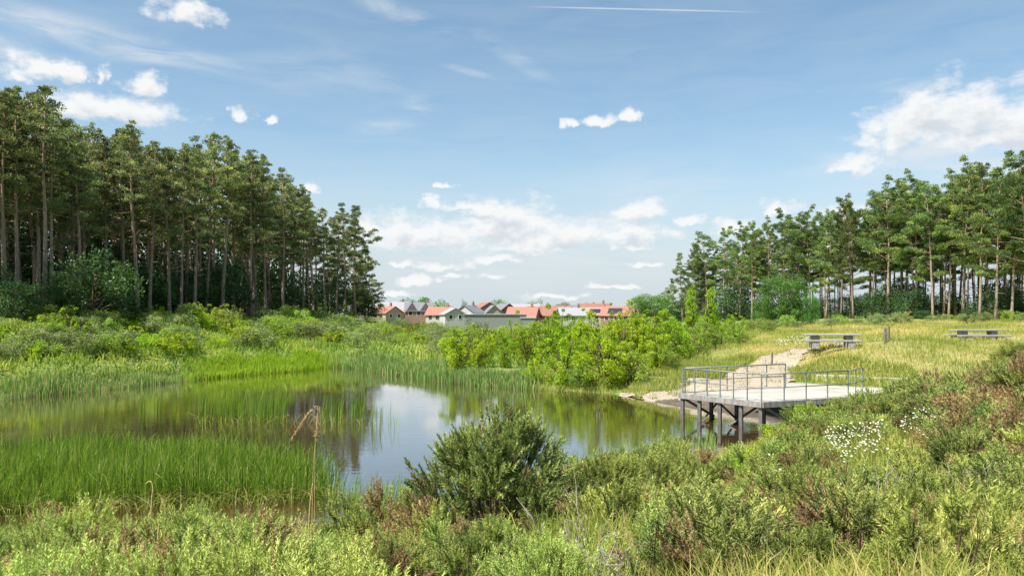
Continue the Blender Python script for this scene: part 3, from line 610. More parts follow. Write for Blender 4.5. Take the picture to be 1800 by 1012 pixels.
def broad_meshes(seed, H, Wd, ncl=60, nleaf=70, leaf=.16, mt='oak', trunk=True, base=.12, clr=.2, pointy=0., split=True, stems=1, spires=0):
    """broadleaf tree or shrub: stems with limbs and many leaf clusters spread through a lumpy crown"""
    global rng
    keep = rng; rng = np.random.default_rng(seed); R = rng
    t = MB(); c = MB(); cen = []
    for i in range(ncl):
        v = unit(R.normal(size=3)); r = R.uniform(.25, 1) ** .5
        z = base * H + (H * (1 - base)) * (.5 + .5 * v[2] * r) * .97; tz = (z / H - base) / (1 - base)
        wprof = math.sqrt(max(0.02, 1 - (2 * tz - .85) ** 2 / 1.5)) * (1 - pointy * tz)
        a = R.uniform(0, 6.283); rr = Wd / 2 * wprof * math.sqrt(R.uniform(.12, 1)) * R.uniform(.8, 1.1); cen.append((math.cos(a) * rr, math.sin(a) * rr, z))
    cen = np.array(cen); shr = np.ones(ncl)
    if spires:
        sa = np.arange(spires) * 2.4 + R.normal(0, .4, spires); sr = np.sqrt((np.arange(spires) + .5) / spires) * Wd / 2; sh = H * (1.02 - .42 * (sr / (Wd / 2)) ** 1.5) * R.uniform(.78, 1.05, spires)
        k = R.integers(0, spires, ncl); tz = R.uniform(.06, 1, ncl) ** .85
        rad = sr[k] * (.45 + .55 * tz) + R.normal(0, .05 * Wd, ncl); cen = np.column_stack([np.cos(sa[k]) * rad, np.sin(sa[k]) * rad, tz * sh[k]]); shr = 1.2 - .75 * tz
    for i, cc in enumerate(cen):
        rr = clr * Wd * R.uniform(.6, 1.15) * shr[i]; n = int(nleaf * R.uniform(.6, 1.3)); v = unit(R.normal(size=(n, 3))); v[:, 2] *= .8
        P = cc + v * rr * R.uniform(.3, 1, (n, 1)) ** .6
        A = unit(R.normal(size=(n, 3)) + v * .7 + np.array([0, 0, .15])); Nn = unit(v * .6 + R.normal(0, .7, (n, 3)) + np.array([0, 0, .7]))
        ok = P[:, 2] > .02; tint = np.clip(R.normal(.5, .16) + R.normal(0, .15, n), 0, 1)
        c.leaves(P[ok], A[ok], Nn[ok], R.uniform(.7, 1.2, ok.sum()) * leaf, R.uniform(.45, .7, ok.sum()) * leaf, tint[ok])
    for sidx in range(stems):
        a = R.uniform(0, 6.28); off = np.array([math.cos(a), math.sin(a), 0]) * (0 if stems == 1 else Wd * .06)
        top = np.array([off[0] * 4, off[1] * 4, H * .8]); s = np.linspace(0, 1, 6)[:, None]
        t.tube(off + (top - off) * s + R.normal(0, .03 * H, (6, 3)) * s * [1, 1, 0] + [0, 0, -.1], np.linspace(.022 * H / stems ** .5, .005 * H / stems ** .5, 6), 6)
    for i in range(0, len(cen), 3 if len(cen) > 30 else 2):
        cc = cen[i]; z0 = cc[2] * R.uniform(.3, .65); s = np.linspace(0, 1, 4)[:, None]; p0 = np.array([0, 0, z0]); bow = np.array([0, 0, .1 * H])
        t.tube(p0 + (cc - p0) * s - bow * s * (1 - s), np.linspace(.009 * H, .003 * H, 4), 4, cap=False)
    rng = keep
    if split: return [('trunk', t.mesh('trunk', M['stem'], True)), ('crown', c.mesh('crown', M[mt]))]
    for fc, _ in t.F: pass
    n0 = c.n; c.V += t.V; c.T += t.T; c.F += [(f + n0, 1) for f, _ in t.F]; c.n += t.n
    return [(None, c.mesh('shrub', [M[mt], M['stem']]))]

def gorse_meshes(seed, R0=.6, Hh=.9, ncl=24, per=16, needles=34, nl=.04, sl=(.13, .26), mt='gorse', upright=.5, dead=.12, nw=.009, fan=.34):
    """spiny bush: sprays of bottle-brush shoots carried on stems from one base"""
    global rng
    keep = rng; rng = np.random.default_rng(seed); R = rng
    f = MB(); t = MB()
    i = np.arange(ncl) + .5; cz = np.clip(1 - i / ncl * 1.02, .0, 1); th = i * 2.39996
    cd = unit(np.column_stack([np.cos(th) * np.sqrt(1 - cz ** 2), np.sin(th) * np.sqrt(1 - cz ** 2), cz]) + R.normal(0, .16, (ncl, 3))); cd[:, 2] = np.abs(cd[:, 2])
    lump = R.uniform(.76, 1.04, ncl); sc = np.array([R0, R0, Hh]); cc = cd * lump[:, None] * sc; cs = fan * R0 * R.uniform(.7, 1.3, ncl)
    n_in = ncl // 3; cd = np.concatenate([cd, cd[R.integers(0, ncl, n_in)]]); cc = np.concatenate([cc, cd[-n_in:] * R.uniform(.25, .55, (n_in, 1)) * sc]); cs = np.concatenate([cs, cs[:n_in] * 1.2])
    ct = np.clip(R.normal(.45, .14, len(cc)), .1, .75); cdead = R.uniform(size=len(cc)) < dead * np.where(cc[:, 2] < .4 * Hh, 2.0, .8)
    k0 = np.repeat(np.arange(len(cc)), per); n = len(k0)
    off = unit(R.normal(size=(n, 3))) * R.uniform(.1, 1, (n, 1)) ** .5
    tip = cc[k0] + off * cs[k0][:, None]; tip[:, 2] = np.maximum(tip[:, 2], .05)
    ax = unit(cd[k0] * .8 + np.array([0, 0, upright]) + off * .75 + R.normal(0, .12, (n, 3))); L_ = R.uniform(*sl, n); base = tip - ax * L_[:, None]
    st = np.clip(ct[k0] + R.normal(0, .1, n), 0, .82); dd = cdead[k0] | (R.uniform(size=n) < dead * .25); st[dd] = R.uniform(.9, 1, dd.sum())
    k = needles; s = np.tile(np.linspace(.0, 1.0, k), (n, 1)) + R.uniform(-.02, .02, (n, k))
    u = unit(np.cross(ax, R.normal(size=(n, 3)))); v = np.cross(ax, u); ph = np.tile(np.arange(k) * 2.4, (n, 1)) + R.uniform(0, 6.3, (n, 1))
    radial = np.cos(ph)[..., None] * u[:, None] + np.sin(ph)[..., None] * v[:, None]
    D_ = unit(ax[:, None] + radial * (.95 - .55 * s)[..., None] * 1.35 + R.normal(0, .12, (n, k, 3))); Bp = base[:, None] + ax[:, None] * (L_[:, None, None] * s[..., None])
    ln = nl * (1.1 - .5 * s) * R.uniform(.7, 1.2, (n, k))
    live = st[:, None] < .85; tint = st[:, None] + R.normal(0, .05, (n, k)) + .22 * (s - .55) * live; tint = np.where(live, np.clip(tint, 0, .85), np.clip(tint, .9, 1))
    f.needles(Bp.reshape(-1, 3), D_.reshape(-1, 3), ln.ravel(), nw, tint.ravel())
    for j in range(len(cc)):
        s4 = np.linspace(0, 1, 5)[:, None]; b = np.array([R.normal(0, .05), R.normal(0, .05), -.04]); e = cc[j] - cd[j] * cs[j] * .8 - np.array([0, 0, .25]) * cs[j]
        path = b + (e - b) * s4 + R.normal(0, .025, (5, 3)) * s4 * (1 - s4 * .5) - np.array([0, 0, .12 * Hh]) * s4 * (1 - s4)
        t.tube(path, np.linspace(.016, .007, 5) * (R0 / .62) ** .7, 5, cap=False)
        for q in np.where(k0 == j)[0][::3]:
            t.tube([e, (e + base[q]) / 2 + R.normal(0, .008, 3), base[q] + ax[q] * L_[q] * .6], [.005, .0035, .0015], 3, cap=False)
    rng = keep
    return [('foliage', f.mesh('foliage', M[mt])), ('stems', t.mesh('stems', M['stem'], True))]

def top_h(px, D, ytop, z): return (CAMZ + (HZ - ytop) / F * D) - z

# ------------------------------------------------------------------ pine woods
pn_left = [pine_meshes(100 + i, 20, cb, sp, 46, 9, 'pine', ln, [30, 26, 32, 22, 26, 34][i], .98) for i, (cb, sp, ln) in enumerate([(.5, 2.9, 0), (.58, 2.4, .015), (.42, 3.3, -.015), (.62, 2.4, .03), (.52, 2.7, -.04), (.38, 3.2, .0)])]
pn_deep = [pine_meshes(140 + i, 20, cb, sp, 26, 14, 'pine', ln, 28) for i, (cb, sp, ln) in enumerate([(.45, 3.0, 0), (.5, 2.8, .015), (.4, 3.2, -.015)])]
pn_right = [pine_meshes(170 + i, 20, cb, sp, 58, 7, 'pine_bright', ln, 29, 1.22) for i, (cb, sp, ln) in enumerate([(.34, 4.5, 0), (.42, 4.2, .015), (.27, 4.8, -.01), (.46, 4.2, .03), (.36, 4.6, -.03)])]
pn_edge = [pine_meshes(190, 20, .1, 5.0, 50, 0, 'pine', 0, 50, 1.3)]
def outline(pts, px): return float(np.interp(px, [p[0] for p in pts], [p[1] for p in pts]))
OUT_L = [(-200,120),(0,140),(45,140),(78,150),(110,200),(180,212),(240,212),(300,250),(330,232),(380,222),(440,262),(500,292),(540,320),(575,360),(620,360),(650,390),(668,440)]
OUT_R = [(1165,500),(1200,440),(1245,408),(1280,402),(1330,385),(1365,385),(1420,352),(1470,358),(1530,332),(1590,308),(1640,318),(1690,285),(1730,280),(1775,300),(1800,265),(2000,240)]
ORD = ['first','second','third','fourth','fifth','sixth','seventh','eighth','ninth','tenth','eleventh','twelfth','thirteenth','fourteenth','fifteenth','sixteenth','seventeenth','eighteenth','nineteenth','twentieth','twenty-first','twenty-second','twenty-third','twenty-fourth','twenty-fifth','twenty-sixth']
def lineD(px, a, b):
    (x0, y0), (x1, y1) = a, b; k = (px - 900) / F
    t = (k * y0 - x0) / ((x1 - x0) - k * (y1 - y0)); return y0 + t * (y1 - y0)
LA, LB = (-41.3, 61.5), (-25.6, 138.0)
front_l = [(-70,0),(8,2),(30,5),(78,0),(90,3),(128,4),(140,1),(242,0),(263,3),(298,0),(318,2),(342,1),(362,4),(391,0),(441,1),(452,3),(468,0),(497,2),(515,5),(533,1),(552,4),(572,2),(590,0),(607,1),(625,3)]
def tree_look(k, lean):
    return ['stout grey trunk and broad full crown', 'slim trunk and high narrow crown', 'tall trunk and wide ragged crown', 'thin bare trunk and small high crown', 'leaning pale trunk and rounded crown', 'tall trunk and deep spreading crown'][k]
for i, (px, off) in enumerate(front_l):
    D = lineD(px, LA, LB) + off * .7; x, y = W(px, D); z = h1(x, y); k = i % 6
    Ht = top_h(px, D, outline(OUT_L, px) + random.uniform(-8, 22) + off * 4, z); s = Ht / 20
    lab = f'pine with {tree_look(k, 0)}, {ORD[i - 1]} in front row of left wood' if i else 'pine just beyond the left end of the wood front'
    sw = s * random.uniform(.9, 1.08)
    place('pine_tree', pn_left[k], (x, y, z), random.uniform(0, 6.28), (sw, sw, s), lab, 'pine tree', 'pines of the left wood')
nd = 0
for row in range(1, 6):
    n = (30, 26, 20, 18, 17)[row - 1]
    for i in range(n):
        px = -120 + (i + random.random()) * 720 / n; D = lineD(px, LA, LB) + row * 4.5 + random.uniform(-2, 2)
        x, y = W(px, D); x -= row * 1.5; px2 = 900 + F * x / y; z = h1(x, y)
        Ht = top_h(px2, y, outline(OUT_L, px2) + random.uniform(8, 45), z); Ht = min(max(Ht, 13), 26); s = Ht / 20
        pr = pn_deep[nd % 3] if row > 1 else pn_left[nd % 6]; nd += 1
        place('pine_tree', pr, (x, y, z), random.uniform(0, 6.28), s, 'slim pine trunk standing in shade behind the front row of the left wood' if row < 3 else 'pine deep inside the left wood, mostly hidden by nearer trunks', 'pine tree', 'pines deep in the left wood')
for px, D, yt, lb in ((622, 136, 362, 'bushy pine with branches low down at the right end of the left wood'), (592, 141, 385, 'low-branched pine just left of the end tree of the left wood'), (648, 143, 425, 'smallest low-branched pine at the tip of the left wood')):
    x, y = W(px, D); z = h1(x, y); s = top_h(px, D, yt, z) / 20
    place('pine_tree', pn_edge[0], (x, y, z), random.uniform(0, 6), (s * 1.0, s * 1.0, s), lb, 'pine tree', 'pines of the left wood')
# dark understorey in and before the left wood
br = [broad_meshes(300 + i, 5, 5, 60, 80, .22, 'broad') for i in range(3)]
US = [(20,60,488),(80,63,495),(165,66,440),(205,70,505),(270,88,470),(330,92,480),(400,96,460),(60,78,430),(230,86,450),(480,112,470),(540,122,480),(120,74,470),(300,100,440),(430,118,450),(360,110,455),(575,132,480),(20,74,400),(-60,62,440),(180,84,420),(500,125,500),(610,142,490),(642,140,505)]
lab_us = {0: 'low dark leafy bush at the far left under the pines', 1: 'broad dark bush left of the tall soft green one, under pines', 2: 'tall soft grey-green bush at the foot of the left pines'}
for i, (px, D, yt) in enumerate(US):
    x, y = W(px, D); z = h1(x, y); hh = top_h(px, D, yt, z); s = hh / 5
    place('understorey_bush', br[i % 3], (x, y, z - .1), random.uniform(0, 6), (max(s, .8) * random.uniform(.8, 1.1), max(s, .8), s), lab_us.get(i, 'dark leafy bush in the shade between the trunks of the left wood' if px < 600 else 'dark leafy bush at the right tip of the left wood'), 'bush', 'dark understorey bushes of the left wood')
def back_wood():
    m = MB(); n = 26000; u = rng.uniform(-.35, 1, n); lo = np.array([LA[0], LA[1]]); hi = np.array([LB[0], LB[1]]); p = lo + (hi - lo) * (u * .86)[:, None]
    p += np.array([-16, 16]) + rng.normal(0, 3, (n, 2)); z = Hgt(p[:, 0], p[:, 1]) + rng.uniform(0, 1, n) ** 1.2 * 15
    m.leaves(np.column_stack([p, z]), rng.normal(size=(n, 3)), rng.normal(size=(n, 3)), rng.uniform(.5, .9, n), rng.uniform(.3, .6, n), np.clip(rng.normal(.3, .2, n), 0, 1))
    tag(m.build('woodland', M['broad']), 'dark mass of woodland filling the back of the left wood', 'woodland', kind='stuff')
back_wood()
RA, RB = (56.5, 83.0), (45.5, 214.0)
front_r = [1182,1200,1222,1246,1272,1300,1322,1350,1378,1402,1425,1452,1478,1500,1530,1562,1585,1612,1640,1668,1692,1722,1750,1778,1808,1850]
for i, px in enumerate(front_r):
    D = lineD(px, RA, RB) + random.uniform(-2, 4); x, y = W(px, D); z = h1(x, y); k = i % 5; s = top_h(px, D, outline(OUT_R, px) + random.uniform(-5, 14), z) / 21.3
    look = ['broad layered crown', 'high rounded crown', 'low spreading crown', 'leaning trunk and bright crown', 'wide flat-topped crown'][k]
    sw = max(s * random.uniform(.82, 1.0), .45)
    if px < 1240: look = 'branches almost down to the ground'
    place('pine_tree', pn_edge[0] if px < 1240 else pn_right[k], (x, y, z), random.uniform(0, 6.28), (sw * (1.25 if px < 1240 else 1), sw, s), f'pine with {look}, {ORD[i]} in front row of right wood', 'pine tree', 'pines of the right wood')
for row in range(1, 4):
    for i in range(30):
        px = 1215 + (i + random.random()) * 640 / 30; D = lineD(px, RA, RB) + row * 5 + random.uniform(-2, 2); x, y = W(px, D); z = h1(x, y)
        s = top_h(px, D, outline(OUT_R, px) + random.uniform(15, 60), z) / 21; s = max(s, .55)
        place('pine_tree', (pn_right + pn_deep)[(i * 3 + row) % 8], (x, y, z), random.uniform(0, 6.28), (s * .8, s * .8, s), 'slim pine behind the front row of the right wood, sky showing past it', 'pine tree', 'pines deep in the right wood')
# broadleaf trees and bushes at the right wood
oak = [broad_meshes(340 + i, 8, 7, 150, 110, .2, 'oak', base=.05, clr=.13) for i in range(2)]
for px, D, yt, wd, lb in ((1375, 88, 474, 1.0, 'rounded mid-green broadleaf tree before the right pines'), (1340, 92, 520, .8, 'smaller green broadleaf tree left of the rounded one'), (1145, 200, 512, 1.6, 'round green tree on the skyline at the left end of the right wood'), (1425, 95, 515, .7, 'low dark green broadleaf tree right of the rounded one')):
    x, y = W(px, D); z = h1(x, y); s = top_h(px, D, yt, z) / 8
    place('broadleaf_tree', oak[0 if wd > .9 else 1], (x, y, z - .1), random.uniform(0, 6), (s * wd, s * wd, s), lb, 'tree')
for i in range(40):
    px = 1190 + i * 16.2 + random.uniform(-8, 8); D = lineD(px, RA, RB) + random.uniform(-1, 9); x, y = W(px, D); z = h1(x, y); s = random.choice((.3, .45, .6, .8, 1.05)) * random.uniform(.85, 1.1) * (1 + .5 * (px < 1330))
    place('understorey_bush', br[i % 3], (x, y, z - .1), random.uniform(0, 6), (s * 1.3, s * 1.3, s), 'low dark bush at the foot of the right pines', 'bush', 'low bushes under the right wood')

# ------------------------------------------------------------------ the village behind the pond
def house(px, D, wd, dp, ridge_y, eave_y, rz, roof, wall, label, zg=-2.2, gable_front=False, chim=True, dorm=0, panels=False):
    """px: column of the centre; wd along the ridge; roof line and eaves read as picture rows"""
    x, y = W(px, D); zr = Zof(ridge_y, D) - zg; ze = Zof(eave_y, D) - zg
    root = empty('house', (x, y, zg), rz + (math.pi / 2 if gable_front else 0)); tag(root, label, 'house', 'houses of the village beyond the pond')
    hx, hy = wd / 2, dp / 2
    m = MB(); V = [(-hx, -hy, 0), (hx, -hy, 0), (hx, hy, 0), (-hx, hy, 0), (-hx, -hy, ze), (hx, -hy, ze), (hx, hy, ze), (-hx, hy, ze), (-hx, 0, zr - .12), (hx, 0, zr - .12)]
    m.add(V, np.array([(0, 1, 5, 4), (2, 3, 7, 6)])); m.F.append((np.array([(1, 2, 6, 9, 5), (3, 0, 4, 8, 7)]), 0)); m.build('wall', M[wall], root)
    o = .35; k = (zr - ze) / hy; r = MB(); T = .16
    for s in (-1, 1):
        P = [(-hx - o, s * (hy + o), ze - k * o), (hx + o, s * (hy + o), ze - k * o), (hx + o, 0, zr), (-hx - o, 0, zr)]
        r.add(P + [(a, b, c - T) for a, b, c in P], np.array([(0, 1, 2, 3), (7, 6, 5, 4), (0, 4, 5, 1), (1, 5, 6, 2), (3, 7, 4, 0)]))
    rf = r.build('roof', M[roof], root)
    if chim:
        c = MB(); c.box((hx * .6, 0, zr + .25), (.7, .5, 1.3), bev=.03); c.box((hx * .6, 0, zr + 1.0), (.25, .25, .3)); c.build('chimney', M['wall_brick'], rf)
    if panels:
        p = MB(); q = .06; z0 = lambda yy: ze + (hy - abs(yy)) * k + q
        a, b = -hy * .85, -hy * .25; p.add([(-hx * .6, a, z0(a)), (hx * .3, a, z0(a)), (hx * .3, b, z0(b)), (-hx * .6, b, z0(b)), (-hx * .6, a, z0(a) - .1), (hx * .3, a, z0(a) - .1), (hx * .3, b, z0(b) - .1), (-hx * .6, b, z0(b) - .1)],
              np.array([(0, 1, 2, 3), (0, 4, 5, 1), (1, 5, 6, 2), (2, 6, 7, 3), (3, 7, 4, 0)])); p.build('solar_panel', M['panel'], rf)
    for i in range(dorm):
        dx = (i - (dorm - 1) / 2) * wd / max(dorm, 1); g = MB(); w_ = 1.6; zz = ze - .1; zp = zr - .1; yf = -hy - .25
        g.add([(dx - w_, yf, zz), (dx + w_, yf, zz), (dx, yf, zp), (dx - w_, 0, zz), (dx + w_, 0, zz), (dx, 0, zp)], np.array([(0, 1, 2), (5, 4, 3)])); g.F.append((np.array([(0, 2, 5, 3), (2, 1, 4, 5)]) + g.n - 6, 0)); g.build('gable', M['wall_dark'], rf)
    def window(cx, cy, cz, w_, h_, ax):
        f = MB(); s_ = (w_ + .2, .12, h_ + .2) if ax == 0 else (.12, w_ + .2, h_ + .2); f.box((cx, cy, cz), s_); fo = f.build('window', M['frame'], root)
        p = MB(); s2 = (w_, .14, h_) if ax == 0 else (.14, w_, h_); p.box((cx, cy, cz), s2); p.build('pane', M['glass'], fo)
    for s in (-.6, 0, .6):
        for zz in (1.6, ze - .95):
            window(s * hx, -hy, zz, 1.1, 1.15, 0)
    for s in (-1, 1):
        for yy in (-.45, .45):
            window(s * hx, yy * hy, ze - .95, .9, 1.1, 1)
    return root
R_ = math.radians
house(652, 250, 7, 7, 531, 540, R_(10), 'roof_pale', 'wall_white', 'pale house half hidden at the end of the left wood')
house(676, 222, 8.5, 7, 538, 549, R_(-38), 'roof_red', 'wall_buff', 'red-roofed pale house next to the left wood')
house(696, 262, 8, 7, 530, 541, R_(8), 'roof_pale', 'wall_white', 'pale grey roof rising behind the red-roofed house next to left wood')
house(706, 240, 6, 6, 541, 551, R_(-30), 'roof_pink', 'wall_white', 'small pink-roofed house left of the dark-gabled house', chim=False)
house(737, 230, 8, 8, 531, 545, R_(5), 'roof_grey', 'wall_brick', 'brick house with dark grey roof and two black gables', dorm=2)
house(775, 225, 7, 7, 539, 552, R_(-12), 'roof_red', 'wall_white', 'bright red-roofed house right of the dark-gabled house')
house(796, 218, 5.5, 6, 541, 551, R_(20), 'roof_pale', 'wall_white', 'white gabled house with pale roof beside bright red roof', gable_front=True, chim=False)
house(826, 225, 6, 7, 536, 549, R_(-28), 'roof_grey', 'wall_white', 'white house with grey roof above the long grey building', gable_front=True)
house(853, 238, 6, 6, 531, 541, R_(25), 'roof_brown', 'wall_brick', 'tall brick house rising above grey roofs', gable_front=True, chim=False)
house(866, 226, 6, 6, 536, 552, R_(12), 'roof_grey', 'wall_buff', 'left one of two grey gables above the long building', gable_front=True, chim=False)
house(887, 232, 9, 8, 533, 551, R_(18), 'roof_grey', 'wall_brick', 'broad grey-roofed house, right one of two grey gables', gable_front=True, chim=False)
house(920, 222, 8.5, 7.5, 539, 556, R_(-14), 'roof_red', 'wall_brick', 'wide orange-red roof in the middle of the village')
house(917, 262, 12, 7, 534, 541, R_(4), 'roof_pale', 'wall_buff', 'long pale roof behind the wide orange-red roof', chim=False)
house(950, 230, 7.5, 7, 538, 553, R_(10), 'roof_brown', 'wall_brick', 'brown-red roof right of the wide orange-red one')
house(979, 226, 8, 7, 537, 553, R_(-8), 'roof_brown', 'wall_brick', 'brown-red roof left of the white house')
house(1004, 216, 7, 7, 540, 553, R_(6), 'roof_pale', 'wall_white', 'white house with pale grey roof behind lime bushes')
house(1050, 226, 7, 7, 540, 552, R_(-10), 'roof_pink', 'wall_white', 'pink roof with solar panels behind lime bushes', panels=True)
house(1088, 220, 9, 7.5, 538, 553, R_(-20), 'roof_red', 'wall_brick', 'orange-red roof with dark panels left of the last roof', panels=True)
house(1122, 228, 7, 7, 539, 554, R_(14), 'roof_pink', 'wall_brick', 'last pink roof at the right end of the village')
house(1045, 258, 10, 7, 533, 541, R_(3), 'roof_brown', 'wall_brick', 'far brown roof peeping over the pink roof with panels')
house(1030, 270, 9, 7, 536, 543, R_(0), 'roof_grey', 'wall_buff', 'far grey roof behind the white house')
house(640, 240, 7, 7, 537, 546, R_(5), 'roof_grey', 'wall_buff', 'grey-roofed house behind the trees of the left wood', chim=False)
def long_building():
    D = 190; x0, y0 = W(870, D); zg = -1.5; root = empty('long_building', (x0, y0, zg), R_(3)); tag(root, 'long low grey flat-roofed building in front of the houses', 'building')
    h = Zof(553, D) - zg; m = MB(); m.box((0, 0, h / 2), (15, 9, h)); m.build('wall', M['wall_grey'], root)
    r = MB(); r.box((0, 0, h + .1), (15.5, 9.5, .22), bev=.03); r.build('roof', M['roof_pale'], root)
    for i in range(4):
        f = MB(); f.box((-5.4 + i * 3.6, -4.52, 1.6), (2.2, .14, 1.1)); fo = f.build('window', M['frame'], root); p = MB(); p.box((-5.4 + i * 3.6, -4.53, 1.6), (2.0, .16, .9)); p.build('pane', M['glass'], fo)
    x, y = W(928, 186); s = empty('shed', (x, y, -1.2)); tag(s, 'small white flat-roofed shed right of the long grey building', 'shed')
    hh = Zof(559, 186) + 1.2; m = MB(); m.box((0, 0, hh / 2), (3.4, 3, hh)); m.build('wall', M['wall_grey'], s); m = MB(); m.box((0, 0, hh + .1), (3.8, 3.4, .22), bev=.03); m.build('roof', M['wall_white'], s)
    d = MB(); d.box((.6, -1.52, .95), (.9, .08, 1.9)); d.build('door', M['wall_dark'], s)
long_building()
far = [broad_meshes(360 + i, 8, 8, 46, 46, .5, 'oak', base=.08, clr=.16) for i in range(2)]
for px, D, yt, wd, lb in ((700, 320, 528, 1.0, 'low green tree behind the pale roofs, leftmost behind the village'), (738, 330, 522, 1.3, 'broad green tree behind the dark-gabled house'), (775, 330, 527, 1.2, 'rounded green tree right of the broad one behind the village'), (815, 320, 527, .35, 'narrow columnar tree between the roofs'),
                          (878, 320, 526, .9, 'sparse tree behind the brick house'), (943, 325, 528, 1.1, 'dark round tree behind the brown-red roofs'), (990, 340, 532, 1.2, 'low tree behind the white house'), (1025, 340, 533, 1.2, 'low tree behind the pink roof'), (1165, 250, 520, 1.4, 'green tree just left of the right wood')):
    x, y = W(px, D); z = h1(x, y); s = top_h(px, D, yt, z) / 8
    place('broadleaf_tree', far[hash(lb) % 2 if False else int(px) % 2], (x, y, z), px, (s * wd, s * wd, s), lb, 'tree', 'trees behind the village')
def hedge_line():
    m = MB(); n = 16000; x = rng.uniform(-260, 330, n); y = 360 + rng.normal(0, 8, n) + 40 * np.sin(x * .02); z = Hgt(x, y) + rng.uniform(0, 1, n) ** 1.4 * (5 + 2.0 * np.sin(x * .11) + 1.5 * np.sin(x * .37))
    m.leaves(np.column_stack([x, y, z]), rng.normal(size=(n, 3)), rng.normal(size=(n, 3)), rng.uniform(.8, 1.6, n), rng.uniform(.5, 1.0, n), np.clip(rng.normal(.4, .2, n), 0, 1))
    tag(m.build('treeline', M['oak']), 'distant treeline along the horizon behind the village', 'treeline', kind='stuff')
hedge_line()

# ------------------------------------------------------------------ shrubs round the pond
lime = [broad_meshes(400 + i, 4, 3.4, 80, 80, .11, 'lime', base=.02, clr=.14, pointy=.35, stems=5, spires=11) for i in range(5)]
yel = [broad_meshes(420 + i, 3, 3.0, 64, 80, .1, 'yellow', base=.02, clr=.15, stems=5, spires=12) for i in range(2)]
olv = [broad_meshes(430 + i, 3, 3.2, 66, 80, .1, 'shrub', base=.02, clr=.14, stems=5, spires=12) for i in range(3)]
popl = [broad_meshes(440 + i, 6, 2.4, 80, 50, .14, 'lime', base=.02, clr=.14, pointy=.75, stems=2) for i in range(2)]
PARTN = {'trunk': 'stems', 'crown': 'foliage'}
def ren(parts): return [(PARTN.get(a, a), b) for a, b in parts]
bushes = [ # column, depth, top row, width factor, kind, label
 (810,55,588,1.0,'yellow','bright yellow-green rounded bush, leftmost of the pond-side thicket'),(845,56,592,.9,'lime','lime bush right of the yellow-green rounded one'),(885,55,588,.9,'lime','lime bush with dark gap beneath it in pond-side thicket'),
 (925,57,575,1.0,'lime','taller lime bush behind the reeds in the pond-side thicket'),(962,58,552,1.0,'lime','lime sapling thicket with pointed top before the village roofs'),(985,47.9,588,1.1,'lime','large lime-yellow bush overhanging the water'),
 (1012,56,556,1.0,'lime','lime sapling behind the large overhanging bush'),(1045,53,550,1.1,'lime','tall lime bush with pointed shoots at thicket centre'),(1066,46.4,566,1.12,'lime','large bright lime bush right on the water edge'),
 (1095,52,545,1.1,'lime','tallest lime bush behind the water-edge bush'),(1130,52,556,1.1,'lime','lime bush just right of the tallest one'),(1110,46.2,610,1.1,'olive','olive-green bush low beside the sandy shore'),
 (1160,54,548,1.1,'lime','lime bush with upright shoots near the poplar pair'),(1195,56,560,1.0,'lime','lime bush below the poplar pair'),(1215,72,514,1.0,'poplar','slender lime poplar sapling, left of the pair'),(1250,70,512,1.0,'poplar','slender lime poplar sapling, right of the pair'),
 (1228,58,572,1.1,'olive','olive bush under the poplar pair'),(1262,62,575,1.1,'lime','rounded lime bush right of the poplar pair'),(1300,60,573,1.1,'olive','dark olive bush at the end of the thicket by the dry grass'),(1180,48.5,612,.9,'olive','olive bush on the sandy slope'),
 (1290,66,560,1.0,'lime','lime bush before the right wood'),(1350,72,572,1.0,'olive','olive gorse-like bush beyond the thin post'),(940,49,640,.8,'yellow','small yellow shrub among reeds at the water'),(830,60,568,1.0,'olive','olive shrub behind the yellow-green rounded bush'),
 (905,62,562,.9,'lime','lime bush below the long grey building'),(985,64,548,.9,'lime','lime sapling under the white house'),(1082,60,546,.9,'lime','lime sapling under the orange-red roof'),(1022,46.9,640,.9,'olive','dark olive bush under the large overhanging one'),(1150,49.5,590,1.0,'lime','lime bush at the head of the sandy shore')]
KM = {'yellow': (yel, 3, 'yellow shrub'), 'lime': (lime, 4, 'bush'), 'olive': (olv, 3, 'bush'), 'poplar': (popl, 6, 'sapling')}
for i, (px, D, yt, wd, kd, lb) in enumerate(bushes):
    ms, h0, _ = KM[kd]; x, y = W(px, D); z = h1(x, y); s = top_h(px, D, yt - 18, z) / h0; w_ = max(s, .75) * wd
    place('poplar_sapling' if kd == 'poplar' else 'bush', ren(ms[i % len(ms)]), (x, y, z - .05), random.uniform(0, 6), (w_, w_, s), lb, 'sapling' if kd == 'poplar' else 'bush', 'bushes of the pond-side thicket')
